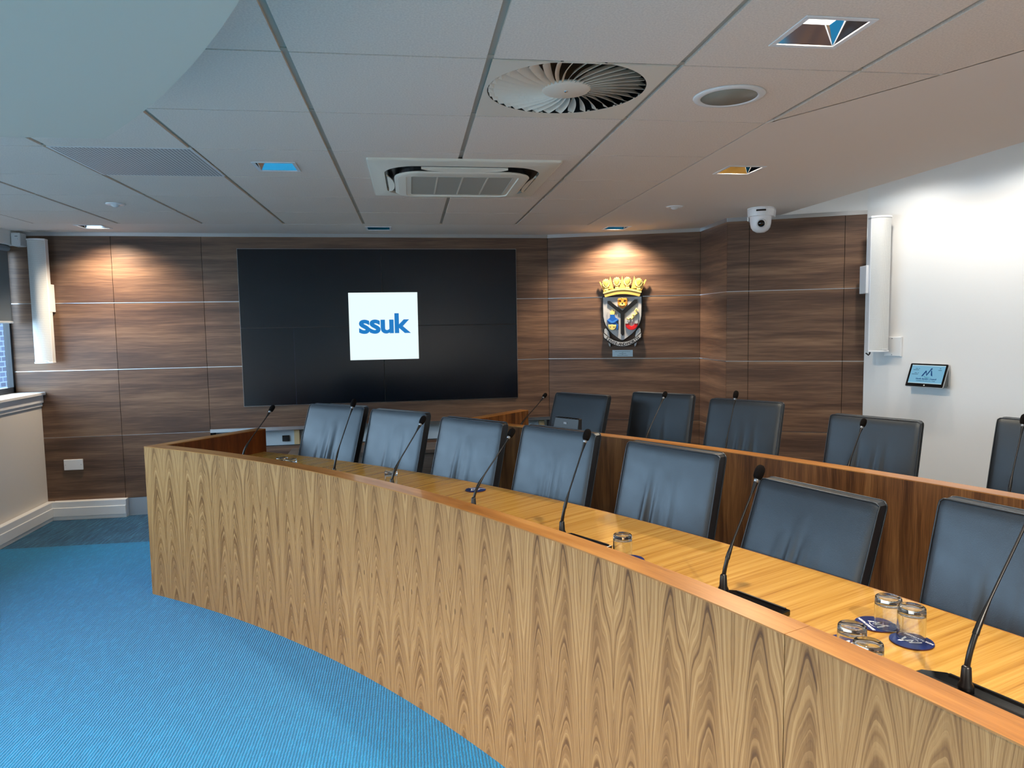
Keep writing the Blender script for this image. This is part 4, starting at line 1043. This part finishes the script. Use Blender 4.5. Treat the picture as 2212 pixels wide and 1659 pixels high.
CH = [
 (-0.496, 4.809, 52.5, 1.040, 20.0, 'black leather chair nearest the left end of the front bench', 'front'),
 (-0.092, 4.473, 45.0, 1.028, 16.0, 'second black leather chair from the left at the front bench', 'front'),
 (0.316, 3.947, 40.3, 1.027, 15.5, 'third black leather chair from the left at the front bench', 'front'),
 (0.708, 3.475, 36.8, 1.029, 15.5, 'black leather chair in the front row directly before the black desk unit', 'front'),
 (1.050, 2.825, 31.0, 1.032, 14.5, 'black leather chair directly behind the single tumbler at the middle of the bench', 'front'),
 (1.375, 2.293, 22.0, 0.962, 21.0, 'black leather chair behind the tall microphone at the bright worktop, left of four tumblers', 'front'),
 (1.605, 1.660, 20.5, 1.025, 14.0, 'nearest black leather chair, cut off by the right edge', 'front'),
 (1.220, 5.120, 39.1, 1.034, 19.0, 'black leather chair in the rear row behind the black desk unit', 'rear'),
 (1.784, 4.975, 43.4, 1.036, 15.5, 'rear-row black leather chair standing below the coat of arms and plaque', 'rear'),
 (2.092, 4.307, 39.0, 1.043, 16.5, 'third rear-row black leather chair, in front of the wall corner', 'rear'),
 (2.472, 3.570, 31.4, 1.014, 13.5, 'rear-row black leather chair below the wall tablet and loudspeaker', 'rear'),
 (3.100, 3.100, 27.0, 1.030, 14.0, 'rear-row black leather chair against white wall at right edge', 'rear'),
]
for i, (x, y, th, zt, rk, lab, g) in enumerate(CH):
    chair(x, y, th, zt, rk, lab, 'black leather chairs at the %s bench' % g, 20 + i)

# ------------------------------------------------------------------ desk microphones
def microphone(r, az, head, label, group, unit=None, scale=1.0):
    base = pol(r, az, WT); e = empty('gooseneck_microphone', tuple(base), R_(az), label=label, cat='microphone', group=group)  # local x outwards
    a = R_(az); H = Vector(head) - base
    hl = Vector((H.x * math.cos(a) + H.y * math.sin(a), -H.x * math.sin(a) + H.y * math.cos(a), H.z))
    z0 = 0.0
    if unit:
        f0, f1 = unit; z0 = 0.022
        L0 = R_(f0) * r; L1 = R_(f1) * r       # extents along +azimuth (f0) and -azimuth (f1)
        m = MB(); x0, x1 = -0.115, 0.045
        pts = [(x0, -L1), (x1 - .0, -L1), (x1, L0 - .05), (x1 - .035, L0 - .012), (x0, L0)]
        m.prism(pts, 0.0008, 0.018); m.build('desk_unit', MT['gblack'], e, bevel=.003)
        m = MB(); m.box(x1 - .012, x1 - .006, -L1 + .01, L0 - .06, .018, .0215); m.box(x0 + .01, x1 - .05, -L1 + .015, L0 - .05, .0178, .0186); m.build('unit_ridge', MT['black'], e)
        z0 = 0.017
    # neck curve: leaves vertical, bends towards the seat
    p0 = Vector((0, 0, z0 + .03)); p3 = hl
    L = (p3 - p0).length; p1 = p0 + Vector((0, 0, L * .22)); dirn = (p3 - p0).normalized(); p2 = p3 - (dirn + Vector((0.02, 0, -0.02))).normalized() * L * .5
    def bz(t): return p0 * (1 - t) ** 3 + p1 * 3 * t * (1 - t) ** 2 + p2 * 3 * t * t * (1 - t) + p3 * t ** 3
    N = 60; P = [bz(i / N) for i in range(N + 1)]
    m = MB(); m.lathe([(0, z0), (.0165, z0), (.0155, z0 + .012), (.0115, z0 + .020), (.0095, z0 + .052), (.006, z0 + .056), (0, z0 + .056)], 24); m.build('base_socket', MT['black'], e)
    k0, k1 = 2, 17
    m = MB(); sub = [bz((k0 + (k1 - k0) * i / 90) / N) for i in range(91)]
    m.tube(sub, [.0056 + .0010 * (i % 2) for i in range(91)], 10); m.build('flexible_neck', MT['black'], e)
    ke = max(k for k in range(N) if (P[k] - P[N]).length > 0.031)
    sub = [bz((k1 + (ke - k1) * i / 40) / N) for i in range(41)]
    rad = [.0072 if i < 2 else (.0066 if i < 5 else max(.0031, 0.0060 - .0008 * (i - 5) * .5)) for i in range(41)]
    rad = [r_ if i < 36 else .0031 + (i - 35) * .0008 for i, r_ in enumerate(rad)]
    m = MB(); m.tube(sub, rad, 12); m.build('stem', MT['black'], e)
    t_ = (P[-1] - P[-5]).normalized(); q = t_.to_track_quat('Z', 'Y').to_matrix().to_4x4()
    Th = Matrix.Translation(P[ke]) @ q
    hh_ = 0.030
    m = MB(); m.lathe([(0, -.004), (.0068, -.002), (.0078, .004), (.0082, .010), (0, .010)], 20, T=Th); m.build('collar', MT['collar'], e)
    m = MB(); m.lathe([(0, .008), (.0105, .009), (.0138, .016), (.0150, .026), (.0148, .038), (.0125, .047), (.0075, .053), (0, .055)], 24, T=Th); m.build('foam_windshield', MT['foam'], e)
    return e
F_ = 'microphones on the front bench'; B_g = 'microphones on the rear bench'
def hp(x, y, z): return (x, y, z + EYE)
MI = [
 (7.07, 50.81, hp(-0.861, 4.601, -0.490), 'gooseneck microphone at the far left corner of the front bench', F_, (.4, 1.6)),
 (7.07, 44.37, hp(-0.316, 3.987, -0.405), 'gooseneck microphone crossing the leftmost leather chair', F_, (.4, 1.6)),
 (7.07, 40.63, hp(0.051, 3.682, -0.475), 'gooseneck microphone beside the lone tumbler, before the second chair', F_, (.4, 1.6)),
 (7.07, 35.88, hp(0.445, 3.223, -0.487), 'gooseneck microphone crossing the lone flat coaster', F_, (.4, 1.6)),
 (7.07, 31.52, hp(0.670, 2.709, -0.427), 'gooseneck microphone before the chair in front of the black desk unit', F_, (.4, 1.75)),
 (7.062, 25.47, hp(1.042, 2.041, -0.458), 'gooseneck microphone on black unit at middle of the bright worktop', F_, (.3, 1.6)),
 (7.065, 19.92, (1.425, 1.441, 1.165), 'nearest gooseneck microphone on black unit at lower right', F_, (.95, 1.7)),
 (8.75, 44.64, hp(0.990, 5.325, -0.538), 'gooseneck microphone at the left end of the rear bench', B_g, None),
 (8.75, 37.86, hp(1.620, 4.456, -0.461), 'gooseneck microphone before the rear chair below the coat of arms', B_g, None),
 (8.75, 34.23, hp(1.854, 3.927, -0.418), 'gooseneck microphone before the rear chair at the wall corner', B_g, None),
 (8.75, 29.65, hp(2.266, 3.346, -0.519), 'gooseneck microphone before the rear chair below the tablet', B_g, None),
 (8.75, 25.04, hp(2.562, 2.695, -0.429), 'gooseneck microphone of the rear bench cut by the right edge', B_g, None),
]
for m_ in MI: microphone(*m_[:5], unit=m_[5])

# black desk unit on the rear bench, seen from behind
du = empty('desk_monitor', (0.985, 4.575, WT), R_(-54), label='small black tilted desk monitor seen from behind on the rear bench', cat='monitor')
q = MB(); q.add([(-.115, -.02, .07), (.115, -.02, .07), (.115, .03, .07), (-.115, .03, .07), (-.105, .015, .205), (.105, .015, .205), (.105, .045, .205), (-.105, .045, .205)],
                [(0, 3, 2, 1), (4, 5, 6, 7), (0, 1, 5, 4), (1, 2, 6, 5), (2, 3, 7, 6), (3, 0, 4, 7)]); q.build('case', MT['black'], du, bevel=.005)
q = MB(); q.box(-.05, .05, -.04, .06, 0, .012); q.box(-.02, .02, -.005, .015, .012, .10); q.build('stand', MT['black'], du)
q = MB(); q.box(-.02, .006, .004, .008, .165, .178); q.build('latch', MT['alu'], du)
q = MB()
for i in range(7): q.box(-.09 + i * .026, -.076 + i * .026, .018, .040, .205, .2065)
q.build('top_vents', MT['gblack'], du)

# ------------------------------------------------------------------ coasters and tumblers
def coaster(x, y, rot, label, z=WT + .0003):
    e = empty('coaster', (x, y, z), rot, label=label, cat='coaster', group='navy council coasters')
    m = MB(); m.lathe([(0, 0), (.0505, 0), (.051, .0008), (.051, .003)], 56); m.build('coaster_base', MT['redbrown'], e)
    m = MB(); m.lathe([(0, .0030), (.0508, .0030), (.0508, .0036), (0, .0036)], 56, smooth=False); c = m.build('printed_top', MT['navy'], e)
    m = MB(); s = .62
    for p in NA: m.prism([(px * s, py * s - .006) for px, py in p], .0036, .0039)
    m.prism([(px * s, py * s - .006) for px, py in [(-.016, -.003), (-.010, -.011), (.004, -.015), (.022, -.014), (.036, -.009), (.020, -.0165), (.002, -.018), (-.013, -.013)]], .0036, .0039)
    m.build('logo', MT['print_white'], c)
    t = text_mesh('NORTH AYRSHIRE', .0098, .00012, .0003); t.materials.clear(); t.materials.append(MT['print_white']); t.transform(Matrix.Translation((0, -.026, .0038)))
    o = bpy.data.objects.new('lettering', t); COL.objects.link(o); o.parent = c
    return e
GL = [(0, 0.0), (.0325, 0.0), (.0335, .001)]
def tumbler(x, y, z, label, h=.082):
    e = empty('tumbler', (x, y, z), 0, label=label, cat='glass', group='upturned glass tumblers')
    ro, ri = .0335, .0312; rb = .0325
    m = MB()   # upside down: mouth at z = 0, thick foot on top
    prof = [(ri, 0.0012), (ri + .0002, .0003), (ri + .001, 0.0), (ro - .0006, 0.0), (ro - .0001, .0005), (ro, .0014), (ro, .0024), (ro, .03), (rb + .0006, h - .012), (rb + .0004, h - .0105), (rb, h - .006), (rb - .001, h - .002), (rb - .003, h - .0003), (rb - .006, h), (rb - .010, h - .0012), (.012, h - .0035), (.004, h - .004), (0.0, h - .004)]
    inner = [(0.0, h - .016), (.004, h - .016), (.018, h - .0162), (ri - .005, h - .0172), (ri - .0022, h - .019), (ri - .001, h - .022), (ri - .0009, h - .024), (ri - .0004, .03), (ri, .0030), (ri, .0020), (ri, .0012)]
    m.lathe(prof, 56); m.lathe(inner, 56); m.build('glass_body', MT['glass'], e, weld=True)
    return e
az0 = R_(20)
coaster(1.238, 1.612, R_(106), 'navy coaster nearest the viewer under the right-hand tumbler')
coaster(1.215, 1.722, R_(-96), 'navy coaster under the rearmost tumbler of the four')
coaster(1.075, 1.628, R_(-60), 'navy coaster mostly hidden by the lipping under the front left tumblers')
coaster(0.729, 2.357, R_(-62), 'navy coaster half hidden behind the lipping beside the middle tumbler')
coaster(0.299, 3.524, R_(-22 + 180), 'navy coaster lying alone on the worktop behind a microphone')
ct = WT + .0042
tumbler(1.234, 1.699, ct, 'upturned tumbler standing farthest back of the four at right')
tumbler(1.250, 1.630, ct, 'upturned tumbler on the fully visible navy coaster at right')
tumbler(1.040, 1.562, WT + .0003, 'upturned tumbler at left of the four, cut by the lipping')
tumbler(1.020, 1.470, WT + .0003, 'upturned tumbler nearest the viewer, foot half hidden by lipping')
tumbler(0.716, 2.396, WT + .0003, 'single upturned tumbler beside a coaster at middle of the bench')
tumbler(-0.120, 3.695, WT + .0003, 'single upturned tumbler behind the third microphone')
tumbler(-0.752, 4.228, WT + .0003, 'left one of the pair of tumblers near the left end of the bench')
tumbler(-0.692, 4.166, WT + .0003, 'right one of the pair of tumblers near the left end of the bench')
bpy.context.view_layer.update()
